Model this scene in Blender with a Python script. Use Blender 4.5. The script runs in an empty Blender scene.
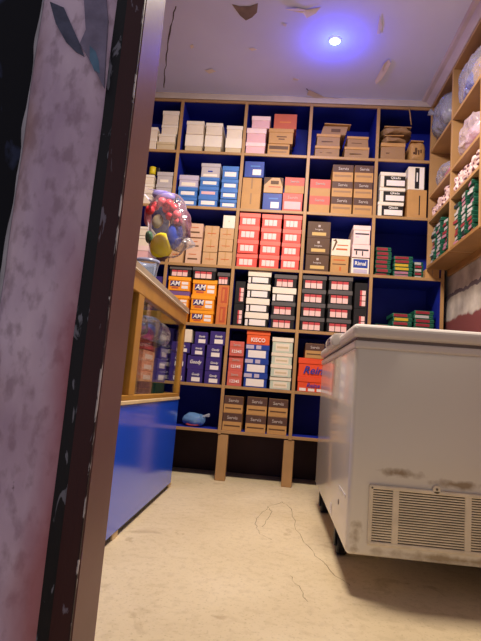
import bpy, bmesh, math, random
from mathutils import Vector, Matrix
random.seed(7)
C = bpy.context.scene.collection
PI = math.pi

# ------------------------------------------------------------------ camera maths (metres, shelf front plane y = 0, floor z = 0)
CX, CY, CZ = 0.1121, -3.0136, 0.57
YAW, PITCH, ROLL, FPX = 0.08062, 0.13310, 0.08103, 489.27
FW = Vector((-math.sin(YAW)*math.cos(PITCH), math.cos(YAW)*math.cos(PITCH), math.sin(PITCH)))
R0 = Vector((math.cos(YAW), math.sin(YAW), 0)); U0 = R0.cross(FW)
RT = R0*math.cos(ROLL)+U0*math.sin(ROLL); UP = U0*math.cos(ROLL)-R0*math.sin(ROLL)
CAM = Vector((CX, CY, CZ))
def on(px, py, ax, val):
    d = FW+RT*((px-240.5)/FPX)-UP*((py-320.5)/FPX)
    return CAM+d*((val-CAM[ax])/d[ax])
def proj(p):
    d = Vector(p)-CAM; z = d.dot(FW)
    return 240.5+FPX*d.dot(RT)/z, 320.5-FPX*d.dot(UP)/z

# ------------------------------------------------------------------ materials
def lin(c):
    c /= 255.0
    return c/12.92 if c <= 0.04045 else ((c+0.055)/1.055)**2.4
def L3(rgb): return tuple(lin(v) for v in rgb)+(1,)
MATS = {}
def mat(name, rgb, rough=0.6, var=0.12, scale=9.0, spec=0.3, metal=0.0, bump=0.0, coat=0.0):
    if name in MATS: return MATS[name]
    m = bpy.data.materials.new(name); m.use_nodes = True
    nt = m.node_tree; b = nt.nodes['Principled BSDF']
    b.inputs['Roughness'].default_value = rough
    b.inputs['Specular IOR Level'].default_value = spec
    b.inputs['Metallic'].default_value = metal
    b.inputs['Coat Weight'].default_value = coat
    b.inputs['Coat Roughness'].default_value = 0.12
    tc = nt.nodes.new('ShaderNodeTexCoord'); ns = nt.nodes.new('ShaderNodeTexNoise')
    ns.inputs['Scale'].default_value = scale; ns.inputs['Detail'].default_value = 4
    nt.links.new(tc.outputs['Object'], ns.inputs['Vector'])
    rp = nt.nodes.new('ShaderNodeValToRGB'); c = L3(rgb)
    rp.color_ramp.elements[0].position = 0.3; rp.color_ramp.elements[1].position = 0.7
    rp.color_ramp.elements[0].color = tuple(v*(1-var) for v in c[:3])+(1,)
    rp.color_ramp.elements[1].color = tuple(min(1, v*(1+var)) for v in c[:3])+(1,)
    nt.links.new(ns.outputs['Fac'], rp.inputs['Fac']); nt.links.new(rp.outputs['Color'], b.inputs['Base Color'])
    if bump:
        bp = nt.nodes.new('ShaderNodeBump'); bp.inputs['Strength'].default_value = bump; bp.inputs['Distance'].default_value = 0.01
        n2 = nt.nodes.new('ShaderNodeTexNoise'); n2.inputs['Scale'].default_value = scale*3; n2.inputs['Detail'].default_value = 5
        nt.links.new(tc.outputs['Object'], n2.inputs['Vector'])
        nt.links.new(n2.outputs['Fac'], bp.inputs['Height']); nt.links.new(bp.outputs['Normal'], b.inputs['Normal'])
    MATS[name] = m
    return m
def film(name, tint, alpha=0.25, rough=0.12, bump=0.6, scale=18):
    """clear plastic / glass: part transparent, part glossy and milky"""
    if name in MATS: return MATS[name]
    m = bpy.data.materials.new(name); m.use_nodes = True; nt = m.node_tree
    b = nt.nodes['Principled BSDF']; b.inputs['Base Color'].default_value = L3(tint)
    b.inputs['Roughness'].default_value = rough; b.inputs['Specular IOR Level'].default_value = 0.8
    tr = nt.nodes.new('ShaderNodeBsdfTransparent'); mx = nt.nodes.new('ShaderNodeMixShader'); mx.inputs[0].default_value = alpha
    fr = nt.nodes.new('ShaderNodeFresnel'); fr.inputs['IOR'].default_value = 1.16
    ad = nt.nodes.new('ShaderNodeMath'); ad.operation = 'ADD'; ad.use_clamp = True; ad.inputs[1].default_value = alpha
    nt.links.new(fr.outputs[0], ad.inputs[0]); nt.links.new(ad.outputs[0], mx.inputs[0])
    nt.links.new(tr.outputs[0], mx.inputs[1]); nt.links.new(b.outputs[0], mx.inputs[2])
    nt.links.new(mx.outputs[0], nt.nodes['Material Output'].inputs['Surface'])
    if bump:
        tc = nt.nodes.new('ShaderNodeTexCoord'); n2 = nt.nodes.new('ShaderNodeTexNoise'); n2.inputs['Scale'].default_value = scale
        bp = nt.nodes.new('ShaderNodeBump'); bp.inputs['Strength'].default_value = bump; bp.inputs['Distance'].default_value = 0.02
        nt.links.new(tc.outputs['Object'], n2.inputs['Vector']); nt.links.new(n2.outputs['Fac'], bp.inputs['Height'])
        nt.links.new(bp.outputs['Normal'], b.inputs['Normal'])
    MATS[name] = m
    return m

# ------------------------------------------------------------------ mesh helpers
def add_box(bm, x0, x1, y0, y1, z0, z1, bev=0.0, seg=1):
    t = bmesh.new()
    vs = [t.verts.new(p) for p in ((x0,y0,z0),(x1,y0,z0),(x1,y1,z0),(x0,y1,z0),(x0,y0,z1),(x1,y0,z1),(x1,y1,z1),(x0,y1,z1))]
    for f in ((3,2,1,0),(4,5,6,7),(0,1,5,4),(1,2,6,5),(2,3,7,6),(3,0,4,7)): t.faces.new([vs[i] for i in f])
    if bev: bmesh.ops.bevel(t, geom=t.edges[:], offset=bev, segments=seg, affect='EDGES', profile=0.5)
    merge(bm, t)
def merge(bm, t):
    me = bpy.data.meshes.new('tmp'); t.to_mesh(me); t.free(); bm.from_mesh(me); bpy.data.meshes.remove(me)
def add_tube(bm, pts, r, n=8):
    pts = [Vector(p) for p in pts]; rings = []
    for i, p in enumerate(pts):
        d = (pts[min(i+1, len(pts)-1)]-pts[max(i-1, 0)]).normalized()
        a = d.orthogonal().normalized() if abs(d.z) > 0.9 or abs(d.x) > 0.99 else d.cross(Vector((0,0,1))).normalized()
        b = d.cross(a)
        rr = r[i] if isinstance(r, (list, tuple)) else r
        rings.append([bm.verts.new(p+(a*math.cos(2*PI*k/n)+b*math.sin(2*PI*k/n))*rr) for k in range(n)])
    for i in range(len(rings)-1):
        for k in range(n): bm.faces.new((rings[i][k], rings[i][(k+1)%n], rings[i+1][(k+1)%n], rings[i+1][k]))
    bm.faces.new(rings[0][::-1]); bm.faces.new(rings[-1])
def add_lathe(bm, prof, c=(0,0,0), n=24, axis='z', cap=True):
    rings = []
    for r, h in prof:
        ring = []
        for k in range(n):
            a = 2*PI*k/n; u, v = r*math.cos(a), r*math.sin(a)
            p = (u, v, h) if axis == 'z' else ((h, u, v) if axis == 'x' else (u, h, v))
            ring.append(bm.verts.new((c[0]+p[0], c[1]+p[1], c[2]+p[2])))
        rings.append(ring)
    for i in range(len(rings)-1):
        for k in range(n): bm.faces.new((rings[i][k], rings[i][(k+1)%n], rings[i+1][(k+1)%n], rings[i+1][k]))
    if cap: bm.faces.new(rings[0][::-1]); bm.faces.new(rings[-1])
def noise3(p, s, seed=0):
    from mathutils import noise
    return noise.noise_vector(Vector(p)*s+Vector((seed*7.1, seed*3.3, seed*1.7)))
def blob(sx, sy, sz, seed=0, amp=0.02, ns=9.0, sub=4, sq=2.0, flat=True):
    """a crumpled, soft block: superellipsoid with creases; base at z=0"""
    bm = bmesh.new(); bmesh.ops.create_icosphere(bm, subdivisions=sub, radius=1)
    for v in bm.verts:
        d = v.co.normalized(); k = (abs(d.x)**sq+abs(d.y)**sq+abs(d.z)**sq)**(-1.0/sq)
        p = Vector((d.x*k*sx/2, d.y*k*sy/2, d.z*k*sz/2)); n = noise3(p, ns, seed)
        c = noise3(p, ns*2.3, seed+5)
        p += n*amp+c*amp*0.5
        v.co = p
    lo = min(v.co.z for v in bm.verts); hi = max(v.co.z for v in bm.verts)
    for v in bm.verts: v.co.z = (v.co.z-lo)*sz/(hi-lo)
    return bm
def obj(name, bm, m, parent=None, smooth=False, loc=None):
    me = bpy.data.meshes.new(name); bmesh.ops.recalc_face_normals(bm, faces=bm.faces[:]) if bm.faces else None
    bm.to_mesh(me); bm.free(); me.materials.append(m)
    if smooth:
        for p in me.polygons: p.use_smooth = True
    o = bpy.data.objects.new(name, me); C.objects.link(o)
    if parent: o.parent = parent
    if loc: o.location = loc
    return o
def box_obj(name, dims, m, parent=None, bev=0.0, seg=1):
    bm = bmesh.new(); add_box(bm, *dims, bev=bev, seg=seg)
    return obj(name, bm, m, parent)
def thing(name, label, cat, loc=(0,0,0), rz=0.0, group=None):
    o = bpy.data.objects.new(name, None); C.objects.link(o); o.empty_display_size = 0.05
    o.location = loc; o.rotation_euler = (0, 0, rz); o['label'] = label; o['category'] = cat
    if group: o['group'] = group
    return o
def tag(o, label, cat, group=None):
    o['label'] = label; o['category'] = cat
    if group: o['group'] = group
    return o
def struct(o):
    o['kind'] = 'structure'
    return o
TEXTS = {}
def text_obj(s, x, y, z, h, m, parent, wmax=None, shear=0.0, name='lettering'):
    """flat lettering on a face looking to -y, centred on x, cap height h"""
    if (s, shear) not in TEXTS:
        cu = bpy.data.curves.new('t', 'FONT'); cu.body = s; cu.size = 1; cu.align_x = 'CENTER'; cu.shear = shear; cu.resolution_u = 2; cu.offset = 0.015
        o = bpy.data.objects.new('t', cu); C.objects.link(o); bpy.context.view_layer.update()
        me = bpy.data.meshes.new_from_object(o.evaluated_get(bpy.context.evaluated_depsgraph_get()))
        bpy.data.objects.remove(o); bpy.data.curves.remove(cu)
        TEXTS[(s, shear)] = me
    src = TEXTS[(s, shear)]; me = src.copy(); k = h/0.7
    w = max(v.co.x for v in src.vertices)-min(v.co.x for v in src.vertices)
    kx = min(k, wmax/w) if wmax else k
    for v in me.vertices: v.co = Vector((v.co.x*kx, 0, v.co.y*k))
    me.name = name; me.materials.clear(); me.materials.append(m)
    o = bpy.data.objects.new(name, me); C.objects.link(o); o.parent = parent; o.location = (x, y, z)
    return o

# palette
wood = mat('pale_wood', (170,130,86), 0.45, 0.12, 6, 0.35)
woodd = mat('brown_wood', (150,108,62), 0.5, 0.18, 7, 0.3)
blue = mat('blue_paint', (26,40,150), 0.55, 0.15, 5, 0.25)
white = mat('white_card', (236,222,206), 0.6, 0.05)
stick = mat('sticker_white', (238,226,222), 0.5, 0.05)
black = mat('black_card', (30,26,28), 0.5, 0.1)
dark = mat('dark_ink', (34,30,44), 0.5, 0.05)
pinkl = mat('pink_sticker', (240,196,190), 0.5, 0.06)
redl = mat('red_sticker', (196,70,76), 0.5, 0.06)

# ------------------------------------------------------------------ the room
XL, XR, YB, ZC = -1.10, 1.13, 0.33, 2.49
def floor_mat():
    m = bpy.data.materials.new('worn_concrete'); m.use_nodes = True; nt = m.node_tree; N = nt.nodes; b = N['Principled BSDF']
    tc = N.new('ShaderNodeTexCoord')
    def noise(s, d=6, dist=0.0):
        n = N.new('ShaderNodeTexNoise'); n.inputs['Scale'].default_value = s; n.inputs['Detail'].default_value = d; n.inputs['Distortion'].default_value = dist
        nt.links.new(tc.outputs['Object'], n.inputs['Vector']); return n.outputs['Fac']
    def ramp(f, stops):
        r = N.new('ShaderNodeValToRGB'); nt.links.new(f, r.inputs['Fac'])
        while len(r.color_ramp.elements) < len(stops): r.color_ramp.elements.new(0.5)
        for e, (p, c) in zip(r.color_ramp.elements, stops): e.position = p; e.color = c
        return r.outputs['Color']
    def mul(a, c, f=1.0):
        x = N.new('ShaderNodeMix'); x.data_type = 'RGBA'; x.blend_type = 'MULTIPLY'; x.inputs[0].default_value = f
        nt.links.new(a, x.inputs[6]); nt.links.new(c, x.inputs[7]); return x.outputs[2]
    base = ramp(noise(2.2, 8, 0.5), [(0.3, L3((204,184,148))), (0.55, L3((214,195,160))), (0.72, L3((224,206,174)))])
    fine = ramp(noise(34, 8), [(0.33, (0.80,0.78,0.75,1)), (0.5, (1,1,1,1))])
    spot = ramp(noise(7.0, 5, 1.0), [(0.30, (0.72,0.68,0.64,1)), (0.38, (1,1,1,1))])
    grit = ramp(noise(120, 3), [(0.3, (0.6,0.57,0.52,1)), (0.42, (1,1,1,1))])
    col = mul(mul(mul(base, fine, 0.5), spot, 0.75), grit, 0.5)
    nt.links.new(col, b.inputs['Base Color']); b.inputs['Roughness'].default_value = 0.62; b.inputs['Specular IOR Level'].default_value = 0.3
    bp = N.new('ShaderNodeBump'); bp.inputs['Strength'].default_value = 0.25; bp.inputs['Distance'].default_value = 0.004
    nt.links.new(noise(26, 8), bp.inputs['Height']); nt.links.new(bp.outputs['Normal'], b.inputs['Normal'])
    return m
fl = struct(box_obj('floor', (-1.9, 1.9, -4.2, YB+0.1, -0.1, 0.0), floor_mat()))
crk = mat('crack_dark', (120,104,84), 0.9, 0.1)
def crack(pts, w, plane='z', val=0.0006, parent=None, m=crk, name='crack', jit=0.006):
    bm = bmesh.new(); P = []
    rnd = random.Random(len(pts)*13+int(pts[0][0]*100))
    for a, b in zip(pts[:-1], pts[1:]):
        for k in range(5):
            t = k/5; P.append((a[0]+(b[0]-a[0])*t+rnd.uniform(-jit, jit), a[1]+(b[1]-a[1])*t+rnd.uniform(-jit, jit)))
    P.append(pts[-1]); prev = None
    for i, (x, y) in enumerate(P):
        q = P[min(i+1, len(P)-1)]; p = P[max(0, i-1)]; d = Vector((q[0]-p[0], q[1]-p[1])).normalized(); ww = w*rnd.uniform(0.4, 1.2)*0.5
        pr = (bm.verts.new((x-d.y*ww, y+d.x*ww, val)), bm.verts.new((x+d.y*ww, y-d.x*ww, val)))
        if prev: bm.faces.new((prev[0], prev[1], pr[1], pr[0]))
        prev = pr
    return obj(name, bm, m, parent)
def fpt(px, py): p = on(px, py, 2, 0); return (p.x, p.y)
crack([fpt(*p) for p in ((262,527),(272,513),(268,507),(282,502))], 0.003, parent=fl)
crack([fpt(*p) for p in ((282,502),(292,509),(296,530),(312,552),(336,576),(350,586))], 0.0024, parent=fl)
crack([fpt(*p) for p in ((268,507),(255,522),(258,533),(272,540))], 0.002, parent=fl)
crack([fpt(*p) for p in ((290,575),(300,590),(308,602))], 0.0016, parent=fl)

ceilm = mat('lavender_ceiling', (210,214,252), 0.75, 0.05, 2.0, 0.2, bump=0.12)
ce = struct(box_obj('ceiling', (XL-0.1, XR+0.1, -2.3, YB+0.1, ZC, ZC+0.1), ceilm))
maroon = mat('maroon_wall', (112,62,62), 0.6, 0.15, 4, 0.3)
def right_wall_mat():
    m = bpy.data.materials.new('torn_paint_wall'); m.use_nodes = True; nt = m.node_tree; N = nt.nodes; b = N['Principled BSDF']
    tc = N.new('ShaderNodeTexCoord'); sp = N.new('ShaderNodeSeparateXYZ'); nt.links.new(tc.outputs['Object'], sp.inputs[0])
    def noise(s, d=5):
        n = N.new('ShaderNodeTexNoise'); n.inputs['Scale'].default_value = s; n.inputs['Detail'].default_value = d
        nt.links.new(tc.outputs['Object'], n.inputs['Vector']); return n.outputs['Fac']
    def math_(op, a, c):
        x = N.new('ShaderNodeMath'); x.operation = op
        for i, v in enumerate((a, c)):
            if isinstance(v, float): x.inputs[i].default_value = v
            else: nt.links.new(v, x.inputs[i])
        return x.outputs[0]
    zz = math_('ADD', sp.outputs['Z'], math_('MULTIPLY', math_('SUBTRACT', noise(9.0), 0.5), 0.09))
    def step(a, lo, hi):
        r = N.new('ShaderNodeMapRange'); r.inputs[1].default_value = lo; r.inputs[2].default_value = hi; nt.links.new(a, r.inputs[0]); return r.outputs[0]
    def mix(f, a, c):
        x = N.new('ShaderNodeMix'); x.data_type = 'RGBA'; nt.links.new(f, x.inputs[0])
        for i, v in ((6, a), (7, c)):
            if isinstance(v, tuple): x.inputs[i].default_value = v
            else: nt.links.new(v, x.inputs[i])
        return x.outputs[2]
    wcol = mix(step(noise(7), 0.35, 0.65), L3((150,140,132)), L3((206,196,184)))
    band = math_('LESS_THAN', math_('ABSOLUTE', math_('SUBTRACT', zz, 1.215), 0.0), 0.012)
    wcol = mix(band, wcol, L3((96,84,92)))
    col = mix(step(zz, 1.055, 1.07), L3((120,62,62)), wcol)
    nt.links.new(col, b.inputs['Base Color']); b.inputs['Roughness'].default_value = 0.6
    return m
struct(box_obj('wall_right', (XR, XR+0.1, -2.3, YB+0.1, 0, ZC), right_wall_mat()))
struct(box_obj('wall_left', (XL-0.1, XL, -2.3, YB+0.1, 0, ZC), maroon))
struct(box_obj('wall_back', (XL-0.1, XR+0.1, YB, YB+0.1, 0, ZC), mat('dark_back_wall', (58,36,40), 0.6, 0.2, 4)))
# plaster trim between shelf tops and ceiling
plaster = mat('trim_plaster', (205,190,176), 0.7, 0.08, 8, 0.2)
struct(box_obj('trim_1', (XL, XR, 0.0, YB, 2.449, ZC), plaster))
bm = bmesh.new()
sec = [(0.925,2.49),(0.935,2.482),(0.955,2.478),(0.985,2.448),(1.13,2.448),(1.13,2.49)]
a = [bm.verts.new((x, -2.3, z)) for x, z in sec]; b_ = [bm.verts.new((x, -0.002, z)) for x, z in sec]
for i in range(len(sec)):
    j = (i+1) % len(sec); bm.faces.new((a[i], a[j], b_[j], b_[i]))
bm.faces.new(a[::-1]); bm.faces.new(b_)
struct(obj('trim_2', bm, mat('cove_plaster', (200,186,188), 0.7, 0.08, 8, 0.2)))
struct(box_obj('trim_3', (XR-0.018, XR, -1.6, -0.0, 1.335, 1.383), woodd, bev=0.003))

# peeling paint on the ceiling
flakem = mat('peeling_paint', (226,214,206), 0.7, 0.06)
holem = mat('bare_patch', (128,112,104), 0.85, 0.2, 20)
def patch(outline, m, name, droop=0.0, seed=0):
    """a ragged flake hanging from the ceiling, traced on the ceiling plane"""
    P = [on(x, y, 2, ZC) for x, y in outline]; c = sum(P, Vector())/len(P); rnd = random.Random(seed)
    bm = bmesh.new(); top = []; bot = []
    for p in P:
        d = droop*rnd.uniform(0.2, 1); top.append(bm.verts.new((p.x, p.y, ZC-0.0015-d))); bot.append(bm.verts.new((p.x, p.y, ZC-0.003-d)))
    ct = bm.verts.new((c.x, c.y, ZC-0.0015)); cb = bm.verts.new((c.x, c.y, ZC-0.004-droop*0.3)); n = len(P)
    for i in range(n):
        j = (i+1) % n; bm.faces.new((top[i], top[j], ct)); bm.faces.new((bot[j], bot[i], cb)); bm.faces.new((top[j], top[i], bot[i], bot[j]))
    return obj(name, bm, m, ce)
patch([(232,4),(240,6),(250,6),(258,3),(257,12),(252,17),(246,20),(240,15)], holem, 'bare_patch', 0.0, 1)
patch([(286,7),(298,6),(308,9),(321,6),(316,11),(307,16),(303,11),(294,10)], flakem, 'paint_flake', 0.012, 2)
patch([(389,58),(391,62),(387,70),(381,79),(376,83),(375,80),(380,70),(384,62)], flakem, 'paint_flake', 0.010, 3)
patch([(380,14),(382,24),(380,33),(377,33),(378,24)], flakem, 'paint_flake', 0.005, 4)
patch([(249,48),(254,47),(257,49),(252,50)], flakem, 'paint_flake', 0.003, 5)
patch([(283,23),(287,23),(286,26),(283,25)], flakem, 'paint_flake', 0.002, 6)
patch([(294,77),(299,79),(298,80),(293,79)], flakem, 'paint_flake', 0.002, 7)
patch([(205,70),(212,68),(216,71),(209,73)], flakem, 'paint_flake', 0.003, 8)
patch([(190,45),(193,44),(194,47),(191,48)], flakem, 'paint_flake', 0.002, 9)
patch([(309,89),(320,96),(343,98),(342,102),(322,99),(307,94)], plaster, 'paint_flake', 0.004, 10)
def cpt(px, py): p = on(px, py, 2, ZC-0.001); return (p.x, p.y)
crack([cpt(*p) for p in ((176,6),(172,22),(168,44),(165,70),(164,88))], 0.008, val=ZC-0.0012, parent=ce, m=mat('ceiling_crack', (84,74,84), 0.9), jit=0.004)
crack([cpt(*p) for p in ((307,88),(312,95),(326,100))], 0.007, val=ZC-0.0045, parent=ce, m=MATS['ceiling_crack'], jit=0.003)

# blue LED downlight
LED = on(335, 40, 2, ZC)
t = thing('ceiling_light', 'small round blue-glowing led spotlight on the ceiling', 'light', (LED.x, LED.y, ZC))
bm = bmesh.new(); add_lathe(bm, [(0.036,-0.0005),(0.035,-0.008),(0.029,-0.010),(0.029,-0.004)], n=28, cap=False); obj('rim', bm, mat('led_rim', (220,222,235), 0.4), t, True)
em = bpy.data.materials.new('led_glow'); em.use_nodes = True; b = em.node_tree.nodes['Principled BSDF']
b.inputs['Base Color'].default_value = (0.6,0.7,1,1); b.inputs['Emission Color'].default_value = (0.45,0.6,1,1); b.inputs['Emission Strength'].default_value = 9
bm = bmesh.new(); add_lathe(bm, [(0.028,-0.004),(0.026,-0.010),(0.018,-0.014),(0.004,-0.016)], n=28); obj('lens', bm, em, t, True)

# ------------------------------------------------------------------ the doorway at the near side (left jamb)
def paint_mat(name, base, chip, cs=16, lo=0.56, rough=0.35, stretch=0.35, spec=0.4, mid=None, tex_bump=0.3):
    m = bpy.data.materials.new(name); m.use_nodes = True; nt = m.node_tree; N = nt.nodes; b = N['Principled BSDF']
    tc = N.new('ShaderNodeTexCoord'); mp = N.new('ShaderNodeMapping'); mp.inputs['Scale'].default_value = (1,1,stretch)
    nt.links.new(tc.outputs['Object'], mp.inputs['Vector'])
    n1 = N.new('ShaderNodeTexNoise'); n1.inputs['Scale'].default_value = cs; n1.inputs['Detail'].default_value = 7; n1.inputs['Distortion'].default_value = 0.6
    nt.links.new(mp.outputs[0], n1.inputs['Vector'])
    r = N.new('ShaderNodeValToRGB'); e = r.color_ramp.elements
    e[0].position = lo; e[0].color = L3(base); e[1].position = lo+0.03; e[1].color = L3(chip)
    if mid:
        k = e.new(lo-0.16); k.color = L3(mid)
    nt.links.new(n1.outputs['Fac'], r.inputs['Fac']); nt.links.new(r.outputs['Color'], b.inputs['Base Color'])
    b.inputs['Roughness'].default_value = rough; b.inputs['Specular IOR Level'].default_value = spec
    bp = N.new('ShaderNodeBump'); bp.inputs['Strength'].default_value = tex_bump; bp.inputs['Distance'].default_value = 0.004
    nt.links.new(n1.outputs['Fac'], bp.inputs['Height']); nt.links.new(bp.outputs['Normal'], b.inputs['Normal'])
    return m
post_m = mat('brown_post_paint', (112,72,74), 0.38, 0.10, 5, 0.5, bump=0.06)
mar_m = paint_mat('maroon_chipped', (58,22,28), (120,112,130), 44, 0.66, 0.4, 0.3)
blk_m = paint_mat('black_chipped', (14,14,24), (120,122,138), 60, 0.62, 0.45, 0.3)
def plaster_mat():
    m = bpy.data.materials.new('stained_plaster'); m.use_nodes = True; nt = m.node_tree; N = nt.nodes; b = N['Principled BSDF']
    tc = N.new('ShaderNodeTexCoord'); mp = N.new('ShaderNodeMapping'); mp.inputs['Scale'].default_value = (1,1,0.55); nt.links.new(tc.outputs['Object'], mp.inputs['Vector'])
    sp = N.new('ShaderNodeSeparateXYZ'); nt.links.new(tc.outputs['Object'], sp.inputs[0])
    def noise(s, d=5):
        n = N.new('ShaderNodeTexNoise'); n.inputs['Scale'].default_value = s; n.inputs['Detail'].default_value = d; nt.links.new(mp.outputs[0], n.inputs['Vector']); return n.outputs['Fac']
    def mr(f, a, c):
        x = N.new('ShaderNodeMapRange'); x.inputs[1].default_value = a; x.inputs[2].default_value = c; nt.links.new(f, x.inputs[0]); return x.outputs[0]
    def m2(op, a, c):
        x = N.new('ShaderNodeMath'); x.operation = op
        for k, v in enumerate((a, c)):
            if isinstance(v, float): x.inputs[k].default_value = v
            else: nt.links.new(v, x.inputs[k])
        return x.outputs[0]
    def mix(f, a, c):
        x = N.new('ShaderNodeMix'); x.data_type = 'RGBA'; nt.links.new(f, x.inputs[0])
        for k, v in ((6, a), (7, c)):
            if isinstance(v, tuple): x.inputs[k].default_value = L3(v)
            else: nt.links.new(v, x.inputs[k])
        return x.outputs[2]
    col = mix(mr(noise(9), .35, .65), (196,172,204), (238,218,244))
    col = mix(m2('MULTIPLY', mr(noise(55, 8), .50, .66), 0.55), col, (150,126,148))
    wob = m2('MULTIPLY', m2('SUBTRACT', noise(11), 0.5), 0.06)
    xe = m2('ADD', sp.outputs['X'], wob)
    pinkz = m2('MULTIPLY', mr(xe, -0.232, -0.196), mr(sp.outputs['Z'], 0.80, 0.62))
    col = mix(m2('MULTIPLY', pinkz, 0.85), col, (168,96,112))
    lowz = m2('MULTIPLY', mr(sp.outputs['Z'], 0.62, 0.25), mr(noise(6), .3, .7)); col = mix(m2('MULTIPLY', lowz, 0.8), col, (172,124,128))
    tanz = m2('MULTIPLY', mr(xe, -0.285, -0.315), mr(noise(7), .4, .6)); col = mix(m2('MULTIPLY', tanz, 0.6), col, (176,138,128))
    nick = mr(noise(30, 6), .70, .74); col = mix(nick, col, (96,78,92))
    nt.links.new(col, b.inputs['Base Color']); b.inputs['Roughness'].default_value = 0.8; b.inputs['Specular IOR Level'].default_value = 0.15
    bp = N.new('ShaderNodeBump'); bp.inputs['Strength'].default_value = 0.35; bp.inputs['Distance'].default_value = 0.004
    nt.links.new(noise(40, 8), bp.inputs['Height']); nt.links.new(bp.outputs['Normal'], b.inputs['Normal'])
    return m
pla_m = plaster_mat()
blu_m = paint_mat('blueblack_board', (12,14,26), (44,52,82), 11, 0.60, 0.6, 0.5, 0.2)
def strip(name, pts, z0, z1, m, bev=0.004):
    bm = bmesh.new(); n = len(pts)
    a = [bm.verts.new((x, y, z0)) for x, y in pts]; b = [bm.verts.new((x, y, z1)) for x, y in pts]
    for i in range(n):
        j = (i+1) % n; bm.faces.new((a[i], a[j], b[j], b[i]))
    bm.faces.new(a[::-1]); bm.faces.new(b)
    if bev: bmesh.ops.bevel(bm, geom=[e for e in bm.edges if abs(e.verts[0].co.z-e.verts[1].co.z) > 0.5], offset=bev, segments=3, affect='EDGES')
    return obj(name, bm, m)
jam = struct(strip('door_1', [(-0.178,-2.292),(-0.1465,-2.292),(-0.1435,-2.195),(-0.178,-2.195)], 0, ZC, post_m, 0.002))
box_obj('rebate_strip', (-0.1775, -0.1475, -2.296, -2.2915, 0, ZC), mar_m, jam)
box_obj('chipped_line', (-0.1492, -0.1474, -2.2968, -2.2925, 0, ZC), paint_mat('line_chipped', (44,20,28), (190,184,190), 60, 0.56, 0.5, 0.3), jam)
box_obj('black_strip', (-0.2125, -0.1775, -2.2935, -2.20, 0, ZC), blk_m, jam)
wl = struct(strip('wall_front', [(-1.2,-2.28),(-0.2125,-2.28),(-0.2125,-2.2),(-1.2,-2.2)], 0, ZC, blu_m, 0.0))
bm = bmesh.new()
# plaster reveal: ragged, rounded rib of old plaster with a bite out of its top inner edge
nz = 150; prev = None
for i in range(nz+1):
    z = 2.49*i/nz; n = noise3((0.3, 1.7, z), 5, 3)
    xr = -0.191+0.003*n.x; xl = -0.327+0.007*noise3((0.1,0.2,z), 4, 9).y
    ring = [bm.verts.new(p) for p in ((xl,-2.282,z),(xl+0.006,-2.296,z),(xl+0.018,-2.303,z),((xl+xr)/2,-2.306+0.002*n.y,z),(xr-0.022,-2.304,z),(xr-0.007,-2.297,z),(xr,-2.282,z))]
    if prev:
        for k in range(6): bm.faces.new((prev[k], prev[k+1], ring[k+1], ring[k]))
    prev = ring
obj('plaster_rib', bm, pla_m, wl, True)
def wall_patch(name, pts, m, yy, th=0.0012):
    P = [on(x, y, 1, yy) for x, y in pts]; bm = bmesh.new(); n = len(P)
    f = [bm.verts.new((p.x, yy-th, p.z)) for p in P]; g = [bm.verts.new((p.x, yy+0.004, p.z)) for p in P]
    c = sum(P, Vector())/n; cv = bm.verts.new((c.x, yy-th*1.3, c.z))
    for i in range(n):
        j = (i+1) % n; bm.faces.new((f[i], f[j], cv)); bm.faces.new((f[j], f[i], g[i], g[j]))
    return obj(name, bm, m, wl)
gou = mat('gouged_plaster', (88,92,118), 0.8, 0.3, 40, bump=0.3); teal = mat('old_teal_paint', (96,132,166), 0.6, 0.25, 40)
wall_patch('peeled_patch', [(50,2),(64,8),(72,26),(80,44),(84,56),(76,52),(66,42),(56,24)], gou, -2.3065)
wall_patch('peeled_patch', [(84,-2),(106,-2),(108,20),(106,50),(104,88),(97,74),(88,58),(80,44),(86,30)], mat('peeled_mauve', (134,128,158), 0.8, 0.25, 30, bump=0.3), -2.3062)
wall_patch('peeled_patch', [(90,46),(96,52),(99,62),(100,74),(94,70),(90,60)], teal, -2.3068)
bm = bmesh.new(); prev = None
for i in range(nz+1):
    z = 2.49*i/nz; n = noise3((2.3, 0.7, z), 14, 5); xl = -0.327+0.007*noise3((0.1,0.2,z), 4, 9).y
    w = max(0.0006, 0.007+0.010*n.x)
    ring = [bm.verts.new(p) for p in ((xl-w,-2.2815,z),(xl-w*0.6,-2.286,z),(xl+0.002,-2.291,z),(xl+0.003,-2.2815,z))]
    if prev:
        for k in range(3): bm.faces.new((prev[k], prev[k+1], ring[k+1], ring[k]))
    prev = ring
obj('chipped_edge', bm, mat('chipped_white', (190,188,200), 0.7, 0.2, 30), wl)

# ------------------------------------------------------------------ the shelving unit on the back wall
XS = [-1.066, -0.637, -0.205, 0.223, 0.657, 1.088]
ZS = [0.294, 0.565, 0.938, 1.317, 1.700, 2.079, 2.442]
TH = 0.018; SD = 0.30
SH = [z+0.004 for z in ZS]                      # top faces of the boards
unit = thing('shelving_unit', 'floor-to-ceiling wooden shelving unit with blue panels on the back wall', 'shelf', (0,0,0))
for i, x in enumerate(XS):
    x0, x1 = x-TH/2, x+TH/2
    if i == 0: x0, x1 = XL+0.001, XL+0.019
    up = box_obj('upright', (x0, x1, 0.012, SD, ZS[0]-0.02, 2.444), blue, unit)
    box_obj('edge_strip', (x0-0.001, x1+0.001, 0.0, 0.012, ZS[0]-0.02, 2.445), wood, up, 0.001)
    w = 0.062 if 0 < i < 5 else 0.02
    lx0 = x-0.012 if i < 5 else x-0.01
    if i == 0: lx0 = XL+0.002
    if i == 2: lx0 = x-0.006
    if i == 3: lx0 = x-0.035
    box_obj('leg', (lx0, lx0+w, 0.005, 0.06, 0.0, ZS[0]-0.021), wood, unit, 0.003)
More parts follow.
